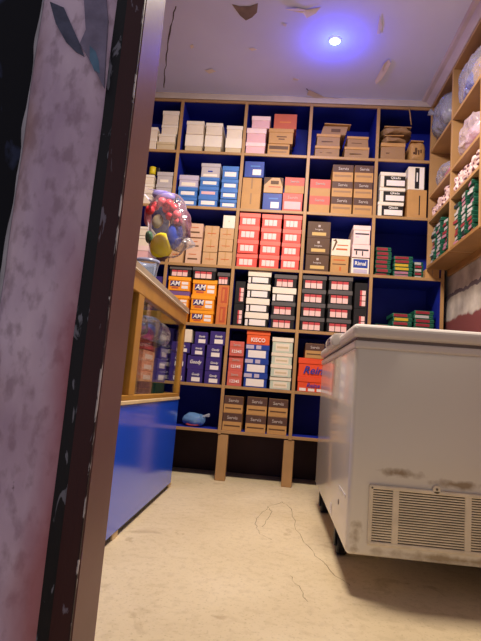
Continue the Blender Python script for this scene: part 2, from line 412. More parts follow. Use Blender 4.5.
for z in ZS:
    for i in range(5):
        x0 = XS[i]+TH/2+0.0012 if i else XL+0.0215; x1 = XS[i+1]-TH/2-0.0012
        sb = box_obj('shelf_board', (x0, x1, 0.012, SD, z-0.014, z+0.004), blue, unit)
        box_obj('edge_strip', (x0, x1, 0.001, 0.012, z-0.0145, z+0.0038), wood, sb, 0.001)
box_obj('back_panel', (XL+0.002, XS[5]+TH/2, SD, SD+0.012, ZS[0]-0.02, 2.444), blue, unit)

# ------------------------------------------------------------------ boxes
def col(name, rgb, rough=0.55, var=0.07): return mat(name, rgb, rough, var, 12, 0.3)
beige = col('beige_card', (206,184,150)); cream = col('cream_card', (234,216,196)); tan = col('tan_card', (188,140,86))
tanl = col('light_tan_card', (200,158,116)); pinktan = col('pink_tan_card', (212,172,146)); kraft = col('kraft_card', (154,118,84))
pinkc = col('pink_card', (228,178,180)); pinkw = col('pale_pink_card', (240,208,204)); brick = col('brick_card', (190,92,66))
red = col('red_card', (234,84,74), 0.45); redd = col('red_lid', (244,112,100), 0.45); mauve = col('mauve_card', (190,176,196)); grey = col('grey_card', (186,176,178))
sky = col('sky_card', (70,118,190), 0.45); navy = col('royal_card', (38,64,150), 0.45); brown = col('brown_card', (88,60,42)); brownl = col('brown_band', (88,60,50))
orange = col('orange_card', (242,150,34), 0.45); orangel = col('orange_lid', (248,160,40), 0.45); purple = col('purple_card', (62,46,118), 0.45)
purplef = col('lilac_card', (120,84,140)); rosy = col('rosy_card', (206,98,86)); oran2 = col('coral_card', (232,98,52), 0.45); mint = col('mint_card', (196,202,184))
graylid = col('dull_lid', (96,90,90), 0.3); ob = col('rust_card', (206,118,62)); obp = col('rust_pattern', (186,84,52))
coral = col('orange_red_card', (232,82,46), 0.45); ink_b = col('ink_blue', (44,58,150)); ink_o = col('ink_orange', (196,96,44)); ink_br = col('ink_brown', (96,66,44))
inkw = col('ink_white', (244,236,230)); inkp = col('ink_pale', (186,168,160)); strawl = col('straw_label', (204,168,104))

# style: body, lid=(material, fraction), plates=[(part, x0,x1,z0,z1, material)], texts=[(string, cx, z, cap height fraction, max width fraction, material, shear)]
def three(z0, z1, m=pinkl, x0=0.12, x1=0.80):
    w = (x1-x0)/3
    return [('size_label', x0+i*w, x0+i*w+w*0.9, z0, z1, m) for i in range(3)]
ST = {
 'beige': dict(d='plain beige cardboard box', body=beige, lid=(beige, 0.3)),
 'cream': dict(d='cream shoe box', body=cream, lid=(white, 0.28)),
 'creamlid': dict(d='cream box with deep white lid', body=beige, lid=(white, 0.68)),
 'pink': dict(d='pale pink shoe box', body=pinkc, lid=(pinkw, 0.34)),
 'tan': dict(d='plain tan cardboard box', body=tan, tape=kraft),
 'lighttan': dict(d='light tan box', body=tanl, plates=[('print_band', .2,.8,.42,.48, ink_o)], tape=tan),
 'pinktan': dict(d='pinkish tan box', body=pinktan, plates=[('print_band', .15,.8,.3,.42, ink_br), ('print_band', .2,.7,.68,.74, ink_o)]),
 'tanpat': dict(d='tan box with a dark speckled front', body=tan, plates=[('print_band', .06,.94,.50,.82, ink_br), ('print_band', .12,.88,.2,.34, kraft)]),
 'tanlogo': dict(d='tan carton with a dark oval mark', body=tan, lid=(tan, 0.25), plates=[('print_band', .32,.74,.42,.50, ink_br), ('print_band', .40,.66,.26,.34, ink_br)]),
 'brick': dict(d='brick red cardboard box', body=brick, plates=[('print_band', .25,.75,.4,.5, ob)]),
 'carton': dict(d='open worn tan carton', body=kraft, lid=(tan, 0.22), plates=[('print_band', .2,.7,.35,.42, ink_br)]),
 'grey': dict(d='grey shoe box', body=grey, lid=(grey, 0.3), plates=[('size_label', .2,.75,.2,.42, white)]),
 'greytall': dict(d='taller grey shoe box', body=grey, lid=(grey, 0.25), plates=[('size_label', .12,.88,.06,.24, white), ('print_band', .36,.62,.38,.48, ink_b)]),
 'mauve': dict(d='lilac grey shoe box with a white label', body=mauve, lid=(mauve, 0.4), plates=[('size_label', .12,.88,.1,.4, white)]),
 'sky': dict(d='sky blue white-labelled box', body=sky, lid=(sky, 0.36), plates=[('size_label', .14,.88,.2,.56, stick)]),
 'skypink': dict(d='sky blue pink-labelled box', body=sky, lid=(sky, 0.36), plates=[('size_label', .1,.85,.2,.5, pinkc)]),
 'navy': dict(d='royal blue box with a small white label', body=navy, plates=[('size_label', .42,.86,.14,.5, stick), ('print_band', .3,.8,.66,.74, sky)]),
 'tricolor': dict(d='cream box with dark corner flash', body=tanl, plates=[('print_band', .25,.9,.36,.43, brick), ('print_band', .35,.78,.56,.80, ink_br)], corner=brown),
 'brickserv': dict(d='tan box with a red upper half', body=tan, plates=[('band', 0,1,.48,1, rosy)], texts=[('Servis', .5,.66,.16,.6, inkp, 0)], dots=True),
 'redlab': dict(d='red box with a pale pink front', body=rosy, plates=[('band', 0,1,.58,1, red), ('size_label', .08,.92,.12,.55, pinkc)], texts=[('Servis', .5,.68,.16,.6, inkp, 0)]),
 'servis': dict(d='brown-banded tan box', body=tan, plates=[('band', 0,1,.56,1, brownl), ('print_band', .08,.92,.28,.40, kraft)], texts=[('Servis', .52,.68,.17,.5, inkp, 0)]),
 'servdark': dict(d='dark-topped tan box', body=tan, plates=[('band', 0,1,.52,1, brownl), ('print_band', .08,.92,.24,.32, ink_br)], texts=[('Servis', .5,.66,.18,.55, inkp, 0)]),
 'wb': dict(d='white shoe box with black front', body=white, lid=(white, 0.22), plates=[('print_panel', .14,1,.0,.76, black), ('size_label', .24,.98,.1,.48, stick)], texts=[('Qkado', .6,.54,.16,.5, inkw, 0)]),
 'wbend': dict(d='black and white shoe box standing on its end', body=white, plates=[('print_panel', .40,.66,.04,.96, black), ('print_panel', .66,.98,.04,.96, stick), ('print_band', .94,1,.0,1., black), ('print_band', .49,.57,.35,.75, inkw)]),
 'tanmark': dict(d='upright tan carton with a dark upright slit mark', body=tan, slit=black, tape=None),
 'red': dict(d='red pink-labelled box', body=red, lid=(redd, 0.32), plates=three(.16,.60, pinkw, .13, .80)),
 'brownlab': dict(d='dark brown box with a straw label', body=brown, plates=[('size_label', .2,.82,.14,.34, strawl), ('emblem', .46,.56,.66,.80, inkp)], texts=[('Insignia', .5,.46,.11,.5, inkp, 0)]),
 'tanprint': dict(d='tan box with faded orange lettering', body=tan, plates=[('print_band', .15,.8,.72,.80, ink_o), ('print_band', .1,.85,.48,.54, ink_br), ('print_band', .5,.6,.12,.36, ink_o)]),
 'script': dict(d='cream box with slanted orange script', body=cream, plates=[('print_band', .3,.88,.6,.66, ink_o), ('print_band', .25,.85,.34,.44, ink_o)], slash=ink_br),
 'bluewhite': dict(d='white box with a blue printed panel', body=white, plates=[('print_panel', .1,.92,.38,.92, navy), ('size_label', .12,.9,.06,.3, mauve)], texts=[('Rimal', .5,.54,.24,.62, inkw, 0)]),
 'whiteprint': dict(d='white box with black printed lines', body=pinkw, plates=[('print_band', .08,.92,.52,.66, dark), ('print_band', .2,.28,.2,.5, dark), ('print_band', .55,.62,.14,.5, dark)]),
 'whitetall': dict(d='white box with a slanted black stripe', body=pinkw, lid=(pinkw, 0.24), plates=[('print_band', .1,.95,.52,.60, dark), ('print_band', .12,.35,.36,.42, mauve)]),
 'whitesmall': dict(d='small blank white box', body=white, plates=[('print_band', .45,.55,.5,.6, beige)]),
 'am': dict(d='orange shoe box with AM lettering', body=orange, lid=(orangel, 0.26), plates=[('print_panel', .08,.55,.30,.70, purple), ('print_band', .16,.48,.14,.26, brick), ('size_label', .62,.92,.46,.66, stick), ('size_label', .62,.92,.16,.38, stick)], texts=[('AM', .32,.36,.32,.46, inkw, .2)]),
 'purpleflat': dict(d='thin lilac box', body=purplef),
 'purplebox': dict(d='dark purple box', body=purple, plates=[('size_label', .3,.8,.2,.45, stick)]),
 'black': dict(d='black three-labelled shoe box', body=black, lid=(graylid, 0.30), plates=three(.08,.64,pinkl,.10,.86)+[('label_stripe', .10+i*.2533, .10+i*.2533+.228, .46,.64, redl) for i in range(3)]),
 'blackend': dict(d='upended black pink-labelled box', body=black, plates=[('size_label', .42,.86,.10+i*.21,.10+i*.21+.185, pinkl) for i in range(3)]+[('label_stripe', .42,.58,.10+i*.21,.10+i*.21+.185, redl) for i in range(3)]),
 'wlid': dict(d='black shoe box with white lid', body=black, lid=(white, 0.42), plates=[('size_label', .18,.90,.10,.52, stick), ('corner_patch', .0,.12,.06,.5, stick)]),
 'rust': dict(d='upended rust orange box', body=ob, plates=[('print_panel', .3,.85,.1,.9, obp), ('print_band', .4,.6,.2,.8, ob)]),
 'goody': dict(d='purple white-labelled box', body=purple, plates=[('size_label', .3,.86,.10,.42, stick)], texts=[('Goody', .55,.56,.17,.5, inkw, .25)]),
 'goodybig': dict(d='purple shoe box with large white script', body=purple, texts=[('Goody', .5,.42,.26,.72, inkw, .25)]),
 'creamup': dict(d='narrow cream box standing upright', body=cream),
 'rosyserv': dict(d='rosy red shoe box', body=rosy, plates=[('band', 0,1,.58,.64, brick)], texts=[('Servis', .5,.68,.16,.5, inkp, 0), ('12345', .5,.22,.20,.75, inkw, 0)]),
 'swoosh': dict(d='blue shoe box with streaked lid', body=navy, lid=(navy, 0.36), plates=[('size_label', .10,.88,.08,.60, stick), ('lid_streak', .0,.34,.70,.97, mauve), ('lid_streak', .44,.66,.70,.97, mauve)]),
 'kinza': dict(d='orange shoe box with white lettering', body=oran2, lid=(oran2, 0.3), texts=[('KISCO', .5,.2,.28,.62, inkw, 0)]),
 'mint': dict(d='pale green shoe box', body=mint, lid=(cream, 0.28), plates=[('size_label', .16,.84,.12,.60, cream), ('print_band', .22,.78,.28,.42, beige)]),
 'reine': dict(d='orange-red shoe box with blue script', body=coral, lid=(coral, 0.30), plates=[], texts=[('Reine', .46,.18,.40,.86, ink_b, .3)]),
 'reinelow': dict(d='orange-red shoe box with a white striped base', body=coral, lid=(coral, 0.34), plates=[('label_stripe', .05+i*.24,.23+i*.24,.04,.24, stick) for i in range(4)], texts=[('Reine', .42,.32,.28,.7, ink_b, .3)]),
}
def make_box(style, label, x0, x1, z0, z1, group, yf=0.0, dep=0.24, rz=0.0, cat='box', name='shoe_box'):
    s = ST[style]; w, h = x1-x0, z1-z0; W2 = w/2
    if 'lid' not in s: name = 'cardboard_box'
    t = thing(name, label, cat, ((x0+x1)/2, yf, z0), rz, group)
    lid = s.get('lid'); lf = lid[1] if lid else 0; ov = 0.003 if lid else 0.0
    bw = W2-0.001-ov; bt = h-0.0006
    box_obj('body', (-bw, bw, 0.002, dep-0.002, 0.0004, bt-(0.0012 if lid else 0)), s['body'], t, 0.0012)
    if style == 'carton':
        for v in t.children[0].data.vertices: q = noise3(v.co+t.location, 14, 4); v.co.x += q.x*0.006; v.co.y += min(0.012, max(-0.001, q.y*0.02)); v.co.z += (q.z*0.006 if 0.01 < v.co.z else 0)
    if lid: box_obj('lid', (-W2+0.001, W2-0.001, 0.002-ov, dep-0.002+ov, bt-h*lf, bt), lid[0], t, 0.0012)
    yp = 0.002
    def plate(n, a, b, c, d, m, k=0):
        front = yp-(ov if lid and d > 1-lf else 0)
        return box_obj(n, (-bw+2*bw*a+0.0002, -bw+2*bw*b-0.0002, front-0.0005-0.0003*k, front-0.0001, 0.0008+(bt-0.0012)*c, 0.0004+(bt-0.0012)*d), m, t)
    for k, (n, a, b, c, d, m) in enumerate(s.get('plates', [])): plate(n, a, b, c, d, m, k)
    if s.get('tape'): plate('tape', .46, .54, .3, 1, s['tape'])
    if s.get('slit'): plate('slit_mark', .60, .66, .1, .8, s['slit'])
    if s.get('dots'):
        for i in range(5): box_obj('side_staple', (-bw-0.0006, -bw-0.0001, 0.012, 0.03, bt*(0.1+0.17*i), bt*(0.18+0.17*i)), black, t)
    def tri(n, pts, m):
        bm = bmesh.new(); f = [bm.verts.new((-bw+2*bw*a, yp-0.0016, bt*c)) for a, c in pts]; g = [bm.verts.new((-bw+2*bw*a, yp-0.0002, bt*c)) for a, c in pts]; k = len(pts)
        bm.faces.new(f); bm.faces.new(g[::-1])
        for i in range(k): bm.faces.new((f[i], g[i], g[(i+1)%k], f[(i+1)%k]))
        obj(n, bm, m, t)
    if s.get('corner'): tri('corner_flash', [(0.01,.5),(.4,.98),(.01,.98)], s['corner']); tri('corner_flash', [(.99,.45),(.99,.98),(.82,.98)], s['corner'])
    if s.get('slash'): tri('script_stroke', [(.04,.3),(.10,.3),(.30,.8),(.22,.98),(.06,.9),(.2,.84)], s['slash'])
    for (q, cx, cz, ch, wm, m, sh) in s.get('texts', []):
        text_obj(q, -bw+2*bw*cx, yp-0.0036-ov, bt*cz, bt*ch, m, t, 2*bw*wm, sh)
    return t
ORD = ['top', 'second from top', 'third from top', 'fourth from top', 'fifth from top', 'sixth from top', 'seventh from top', 'eighth from top', 'ninth from top', 'tenth from top', 'eleventh from top', 'twelfth from top']
def pos(i, n):
    if n == 1: return ''
    k = n-1-i
    if k == 0: return 'top'
    if k == n-1: return 'bottom'
    if n == 3: return 'middle'
    return ORD[k]
SKIP = set()
def stack(row, xl, xr, items, where, group=None, yf=None, dep=0.24, jit=0.012, jz=0.015):
    """items bottom to top: (style, height px, shift left px, shift right px, own label or None)"""
    zb = SH[row]; xm = (on(xl, 300, 1, 0).x+on(xr, 300, 1, 0).x)/2
    ycur = proj(((xl-240)/160.0*0.98+0.1, 0, zb))[1]
    x_guess = on((xl+xr)/2, ycur, 1, 0.0).x; ycur = proj((x_guess, 0, zb))[1]
    out = []; n = len(items); same = {}
    tot = sum(i[1] for i in items)
    xb0 = on(xl, ycur-tot/2, 1, 0).x; xb1 = on(xr, ycur-tot/2, 1, 0).x
    for it in items: same[it[0]] = same.get(it[0], 0)+1
    seen = {}
    for i, it in enumerate(items):
        style, h = it[0], it[1]; dl = it[2] if len(it) > 2 else 0; dr = it[3] if len(it) > 3 else 0; lab = it[4] if len(it) > 4 else None
        ynext = ycur-h
        zt = on((xl+xr)/2, ynext, 1, 0).z
        mpp = (zt-zb)/h
        x0 = xb0+dl*mpp; x1 = xb1+dr*mpp; rz = random.uniform(-jz, jz)
        cell = max(j for j in range(6) if XS[j] < (x0+x1)/2)
        x0 = max(x0, XS[cell]+0.0115+dep*max(rz, 0)); x1 = min(x1, XS[cell+1]-0.0115-dep*max(-rz, 0))   # stay between the uprights
        if row < 6: zt = min(zt, ZS[row+1]-0.0165)
        k = seen.get(style, 0); seen[style] = k+1
        if not lab:
            p = pos(k, same[style]); lab = ST[style]['d']+((', '+p+' of ') if p else ' in ')+where
        f = (yf if yf is not None else 0.004)+random.uniform(0, jit)
        out.append(make_box(style, lab, x0+0.0008, x1-0.0008, zb, zt, group, f, dep, rz))
        zb = zt; ycur = ynext
    return out

# --- top row
stack(5, 143, 157, [('cream',11),('cream',11)], 'the sliver of stack beside the doorpost on the top row', 'cream boxes on the top row')
stack(5, 159.5, 178.5, [('beige',8,-2,-2),('cream',8,-1,-2),('cream',9,1,1),('cream',14,1,1)], 'the stack by the doorpost, top row', 'cream boxes on the top row')
stack(5, 185, 203.2, [('creamlid',17),('cream',13,0,0)], 'the first pair past the upright', 'cream boxes on the top row')
stack(5, 204.5, 222, [('creamlid',17),('cream',12)], 'the middle of three cream pairs', 'cream boxes on the top row')
stack(5, 225.5, 243, [('creamlid',14),('cream',13)], 'the cream pair beside the pink boxes', 'cream boxes on the top row')
stack(5, 246, 266.4, [('pink',11,-1,0),('pink',15,0,0),('pink',12,4,3)], 'the pink stack on the top row', 'pink boxes on the top row')
stack(5, 268.5, 294, [('tanpat',11,0,-3),('tanlogo',15,0,0),('brick',15,4,2)], 'the stack beside the pink boxes', 'tan boxes on the top row')
stack(5, 315, 340.5, [('carton',11),('carton',12,1,0)], 'the crumpled stack on the top row', 'worn tan cartons on the top row')
stack(5, 344.5, 370, [('carton',11,0,0),('carton',11,2,-1)], 'the low pair in front of a bare blue panel', 'worn tan cartons on the top row')
stack(5, 381, 406, [('carton',17,0,0,'printed tan carton under crumpled paper bags on the top row')], '', 'worn tan cartons on the top row')
# --- second row
stack(4, 139, 153, [('cream',10),('cream',10),('cream',9)], 'the stack behind the hanging plastic bag, second row', 'boxes behind the hanging bag')
stack(4, 155, 173.5, [('grey',10),('grey',10),('grey',13)], 'the grey stack above the hanging plastic bag', 'boxes behind the hanging bag')
stack(4, 177.5, 197.5, [('sky',9),('sky',10),('mauve',12)], 'the blue stack under the lilac box', 'sky blue boxes on the second row')
stack(4, 199, 219, [('sky',11),('skypink',10),('sky',9),('greytall',14,0,0)], 'the stack under the tall grey box', 'sky blue boxes on the second row')
stack(4, 220.5, 240, [('sky',9),('sky',10),('sky',10),('sky',13)], 'the all-blue stack of four', 'sky blue boxes on the second row')
stack(4, 242, 261.5, [('tan',16),('tan',16),('navy',16,1,1.5,'royal blue box with white label on top of two plain tan boxes')], 'the plain pair under a royal blue box', 'mixed boxes on the second row')
stack(4, 263, 282.5, [('navy',17.5,0,0,'royal blue box with white label under the cream box with dark corner'),('tricolor',15.5)], 'the stack above a royal blue box', 'mixed boxes on the second row')
stack(4, 284, 304.2, [('redlab',18.5,-1,-1),('brickserv',16,0,0,'tan box with a red upper half on top of the red and pink box')], 'the stack beside the upright', 'mixed boxes on the second row')
stack(4, 309.5, 330.5, [('brickserv',17),('brickserv',17)], 'the pair beside the brown-banded boxes', 'tan and red boxes on the second row')
stack(4, 331.8, 353, [('servis',17),('servis',15.5),('servis',17)], 'the stack next to the red-topped pair', 'tan boxes with brown bands on the second row')
stack(4, 354, 374.5, [('servis',17),('servis',16),('servis',17)], 'the stack next to the black and white boxes', 'tan boxes with brown bands on the second row')
stack(4, 379.5, 406, [('wb',14.5,-1,-1),('wb',14.5),('wb',15,0,0)], 'the white stack on the second row', 'black and white boxes on the second row')
stack(4, 408, 428, [('tanmark',28.5,0,0,'upright tan carton with dark slit mark under the upended black and white box'),('wbend',23,0,-2,'black and white shoe box standing on its end atop a tan carton')], '', 'black and white boxes on the second row')
# --- third row
stack(3, 133, 149, [('pink',15),('cream',10),('cream',9)], 'the stack behind the doorpost and hanging bag, third row', 'boxes behind the hanging bag')
stack(3, 169, 184.5, [('lighttan',18),('pinktan',14),('lighttan',13)], 'the stack partly behind the hanging plastic bag', 'tan boxes on the third row')
stack(3, 186, 201.8, [('pinktan',13.5),('pinktan',13),('pinktan',14)], 'the pinkish stack right beside the hanging bag', 'tan boxes on the third row')
stack(3, 203, 217.8, [('lighttan',12.5),('lighttan',13),('lighttan',14)], 'the stack without a white box on top', 'tan boxes on the third row')
stack(3, 219, 233.8, [('lighttan',14),('lighttan',12.5),('lighttan',11),('whitesmall',13,2,0)], 'the light tan stack under the small white box', 'tan boxes on the third row')
stack(3, 237.2, 259, [('red',13.7)]*4, 'the stack beside the tan boxes', 'red boxes on the third row')
stack(3, 260, 280.8, [('red',13.6)]*4, 'the middle red stack of the three', 'red boxes on the third row')
stack(3, 281.8, 302.8, [('red',13.6)]*3+[('red',14,0,0)], 'the stack beside the dark brown boxes', 'red boxes on the third row')
stack(3, 306.5, 330, [('brownlab',17),('brownlab',16.5),('brownlab',16.5)], 'the dark brown stack', 'dark brown boxes on the third row')
stack(3, 331, 350.5, [('tanprint',17,0,-1),('script',17)], 'the short stack beside the dark brown boxes', 'tan and cream boxes on the third row')
stack(3, 352.3, 371.8, [('bluewhite',16.5),('whiteprint',13),('whitetall',19)], 'the stack next to the upright, third row', 'white boxes on the third row')
stack(3, 425.5, 440, [('tan',9,0,0,'low tan carton under the end of the right wall shelf')], '', 'cartons on the third row')
# --- fourth row
stack(2, 138, 162, [('purplebox',22),('purplebox',22)], 'the pair behind the display counter', 'purple boxes behind the counter')
stack(2, 166.5, 189.5, [('am',14),('am',12.5),('purpleflat',4.5),('am',14),('black',13)], 'the stack cut by the slanting counter top', 'orange boxes on the fourth row')
stack(2, 191, 215.3, [('am',13),('am',15,0,0),('am',16,0,1),('black',14,-1,-1)], 'the orange stack beside the rust boxes', 'orange boxes on the fourth row')
stack(2, 217, 230.5, [('rust',20),('rust',20),('black',12.5,-2.0,1.5)], 'the pair against the upright', 'orange boxes on the fourth row')
stack(2, 234, 244.2, [('blackend',22.5),('blackend',22.5)], 'the pair beside the white-lidded stack', 'black boxes on the fourth row')
stack(2, 246, 270, [('wlid',14.5)]*4, 'the white-lidded four', 'black boxes on the fourth row')
stack(2, 271.5, 296, [('black',13.5),('black',13.5),('wlid',14.5,0,0,'black shoe box with a white lid between plain black boxes'),('black',13,1,0)], 'the stack holding one white-lidded box', 'black boxes on the fourth row')
stack(2, 301, 326, [('black',14)]*4, 'the stack against the upright', 'black boxes on the fourth row')
stack(2, 327.5, 352.5, [('black',14.2)]*4, 'the stack beside the upended boxes', 'black boxes on the fourth row')
stack(2, 354, 367.5, [('blackend',26),('blackend',26)], 'the pair above the freezer lid', 'black boxes on the fourth row')
# --- fifth row
stack(1, 170, 186, [('goody',14),('goody',15),('goody',11,0,3),('creamup',13,12,4,'narrow cream box standing upright on the purple boxes')], 'the stack half behind the counter', 'purple boxes on the fifth row')
stack(1, 188, 203.8, [('goody',13.5),('goodybig',14,-1,0),('goody',11.5,2,0),('goody',12.5,4.5,2)], 'the purple stack next to the counter', 'purple boxes on the fifth row')
stack(1, 205.5, 221.5, [('goody',13.2),('goody',13),('goody',13.4),('goody',13.8,2.2,3)], 'the purple stack next to the upright', 'purple boxes on the fifth row')
stack(1, 228, 243, [('rosyserv',15),('rosyserv',15),('rosyserv',15)], 'the rosy stack on the fifth row', 'rosy red boxes on the fifth row')
stack(1, 244.5, 269, [('swoosh',14.4),('swoosh',14.4),('swoosh',14.4),('kinza',15)], 'the stack under the orange box', 'white and blue boxes on the fifth row')
stack(1, 270.5, 292.5, [('mint',12.6),('mint',12.4),('mint',12),('mint',15.5)], 'the pale green stack', 'pale green boxes on the fifth row')
stack(1, 298, 336, [('reinelow',15),('reine',19),('servdark',15,6,-12,'small tan and brown box on top of the orange-red shoe boxes')], 'the orange-red pair by the freezer', 'orange-red boxes on the fifth row')
# --- lowest row
stack(0, 221.5, 242.5, [('servdark',18),('servdark',17)], 'the pair beside the wide gap, lowest row', 'brown and tan boxes on the lowest row')
stack(0, 245.8, 266.6, [('servdark',18),('servdark',18)], 'the middle pair on the lowest row', 'brown and tan boxes on the lowest row')
stack(0, 267.6, 287.6, [('servdark',18),('servdark',18)], 'the pair against the upright, lowest row', 'brown and tan boxes on the lowest row')

# crumpled paper bags on the cartons of the top row
def paper_bag(label, px0, px1, pyt, pyb, seed, y=0.12, m=kraft, group='crumpled paper bags on the top row', zbase=None, dep=0.18, sq=4, amp=0.018, mark=False, rot=0):
    a = on(px0, pyb, 1, y-dep*0.45); b = on(px1, pyt, 1, y-dep*0.45); w = abs(b.x-a.x); h = b.z-a.z
    t = thing('paper_bag', label, 'bag', ((a.x+b.x)/2, y, zbase if zbase is not None else a.z), 0, group)
    o = obj('bag_body', blob(w, dep, h, seed, amp, 12, 4, sq), m, t, False)
    bm = bmesh.new(); add_box(bm, -w*0.42, w*0.42, -dep*0.42, -dep*0.05, h-0.004, h+0.004, 0.002)
    for v in bm.verts: v.co += noise3(v.co, 20, seed)*0.006
    obj('folded_top', bm, tan, t)
    if mark:
        bm = bmesh.new()
        for k, (xx, zz, ww, hh) in enumerate(((-.1,.5,.12,.3),(.06,.45,.1,.22),(-.22,.42,.1,.1),(.2,.5,.08,.16))):
            add_box(bm, w*(xx-ww/2), w*(xx+ww/2), -dep*0.5-0.004, -dep*0.5+0.02, h*(zz-hh/2), h*(zz+hh/2), 0.002)
        obj('ink_mark', bm, ink_br, t)
    return t
ztop = lambda lab: max((o.location.z+max((Vector(c.bound_box[6]).z for c in o.children), default=0)) for o in bpy.data.objects if o.get('label') == lab)
z1 = ztop('printed tan carton under crumpled paper bags on the top row')
paper_bag('lumpy tan paper bag squashed flat on the printed carton', 382.5, 406, 133, 141, 3, zbase=z1, y=0.11)
paper_bag('long rolled paper bag lying on the lumpy tan paper bag', 382, 415, 123.5, 131, 4, zbase=z1+0.066, y=0.11, sq=3)
paper_bag('upright tan paper bag with a dark ink mark near the right wall shelf', 409, 426, 135, 157, 8, m=tan, zbase=SH[5]+0.001, mark=True, dep=0.16, sq=5, amp=0.01)
z2 = ztop('open worn tan carton, top of the crumpled stack on the top row')
p = on(332, 126, 1, 0.1)
t = thing('carton_flap', 'loose bent tan carton sleeve lying on the crumpled cartons', 'carton', (p.x, 0.02, z2), 0, 'worn tan cartons on the top row')
bm = bmesh.new(); add_box(bm, -0.075, 0.085, 0, 0.2, 0.0005, 0.062, 0.003)
for v in bm.verts: v.co.x += v.co.z*0.25+noise3(v.co, 15, 2).x*0.004; v.co.z += (noise3(v.co, 15, 6).z*0.004 if v.co.z > 0.03 else 0)
obj('sleeve', bm, kraft, t)
bm = bmesh.new(); add_box(bm, -0.07, 0.10, -0.018, 0.05, 0.062, 0.067, 0.001)
for v in bm.verts: v.co.x += 0.014; v.co.z += (v.co.x+0.06)*-0.02+ (0.05-v.co.y)*0.06
obj('flap', bm, tan, t)
bm = bmesh.new(); add_box(bm, -0.01, 0.05, -0.0015, 0.004, 0.02, 0.042); obj('print_mark', bm, ink_br, t)
# cord hanging from top rail
bm = bmesh.new(); a = on(408.5, 107, 1, -0.006); b = on(411.5, 125, 1, 0.02)
add_tube(bm, [a, a.lerp(b, 0.35)+Vector((0.003,0,0)), a.lerp(b, 0.7), b], 0.004, 6)
tag(obj('cord', bm, wood, None, True), 'thin tan cord hanging from the top rail onto the rolled paper bag', 'cord')
# yellow cup on the boxes by the doorpost
p = on(152.5, 175, 1, 0.07)
t = thing('tape_roll', 'yellow roll with a dark end on the boxes by the doorpost', 'roll', (p.x, 0.07, p.z))
bm = bmesh.new(); add_lathe(bm, [(0.020,0.0),(0.024,0.003),(0.024,0.05),(0.020,0.053)], n=20); obj('yellow_roll', bm, mat('yellow_plastic', (222,196,40), 0.4), t, True)
bm = bmesh.new(); add_box(bm, 0.022, 0.05, -0.015, 0.03, 0, 0.05, 0.006, 2); obj('dark_end', bm, black, t)

# blue plastic pack on the lowest shelf
a = on(179, 427, 1, 0.06); b = on(203, 412, 1, 0.06)
t = thing('plastic_pack', 'blue and white plastic pack lying on the lowest shelf by the counter', 'bag', ((a.x+b.x)/2+0.008, 0.12, SH[0]+0.001))
obj('pack_body', blob(0.135, 0.12, 0.085, 21, 0.014, 14, 4, 2.6), film('blue_film', (110,150,205), 0.85, 0.2, 0.5, 22), t, True)
bm = blob(0.10, 0.122, 0.02, 5, 0.004, 14, 3, 3); obj('red_base', bm, mat('pack_red', (190,70,80), 0.4), t, True)
bm = bmesh.new(); add_tube(bm, [(0.05,-0.01,0.055),(0.07,-0.015,0.068),(0.085,-0.01,0.072),(0.10,-0.012,0.075)], [0.012,0.006,0.009,0.012], 8); obj('twisted_end', bm, film('clear_film', (220,220,232), 0.35), t, True)

# ------------------------------------------------------------------ green packets
gr = mat('green_wrap', (36,98,76), 0.35, 0.35, 40); grd = mat('green_dark', (24,70,54), 0.4, 0.2, 30); gred = mat('packet_red', (150,46,58), 0.4, 0.25, 40)
gyel = mat('packet_yellow', (206,170,50), 0.4, 0.1); gpk = mat('packet_pink', (178,116,136), 0.4, 0.2, 40); gwh = mat('packet_white', (186,178,176), 0.4, 0.1, 40)
def make_packet(label, w, d, h, fm, group, loc, rz=0):
    t = thing('soap_packet', label, 'packet', loc, rz, group)
    box_obj('wrapper', (-w/2, w/2, 0, d, 0.0004, h-0.0006), gr, t, min(0.004, h*0.2), 2)
    box_obj('front_label', (-w*0.44, w*0.27, -0.0008, 0.004, h*0.16, h*0.82), fm, t)
    box_obj('end_band', (w*0.3, w*0.5+0.0006, -0.0006, d*0.7, h*0.3, h*0.62), grd, t)
    return t
def green_stack(row, xl, xr, n, hpx, where, group, front=None, y=0.05):
    zb = SH[row]; ym = proj((on(xl, 300, 1, y).x, y, zb))[1]
    ym = proj((on(xl, ym, 1, y).x, y, zb))[1]
    x0 = on(xl, ym-n*hpx/2, 1, y).x; x1 = on(xr, ym-n*hpx/2, 1, y).x; w = x1-x0; mpp = (on(xl, ym-10, 1, y).z-zb)/10
    h = hpx*mpp
    for i in range(n):
        p = pos(i, n)
        make_packet('green %spacket, %s of the %s' % ({gred:'and red ', gyel:'and yellow ', gpk:'and pink ', gwh:'and white '}[(front or [gred])[i % len(front or [gred])]], p, where), w*0.97, 0.16, h,
                    (front or [gred])[i % len(front or [gred])], group, ((x0+x1)/2+random.uniform(-.003,.003), y+random.uniform(0,.008), zb+i*h), random.uniform(-.03,.03))
green_stack(3, 375.5, 391.5, 7, 4.3, 'tallest stack against the upright, third row', 'green packets on the back shelves', [gred])
green_stack(3, 393.5, 413, 6, 3.7, 'stack between two green stacks, third row', 'green packets on the back shelves', [gpk, gpk, gyel, gyel, gred, gred])
green_stack(3, 414.5, 423.8, 5, 3.5, 'narrow stack beside the low tan carton', 'green packets on the back shelves', [gwh, gred])
green_stack(2, 375, 391, 3, 4.3, 'low stack above the freezer', 'green packets on the back shelves', [gred])
green_stack(2, 392.5, 412.5, 6, 4.2, 'middle stack above the freezer', 'green packets on the back shelves', [gred, gyel, gred])
green_stack(2, 414, 434, 7, 4.2, 'tallest stack above the freezer', 'green packets on the back shelves', [gred, gred, gwh])

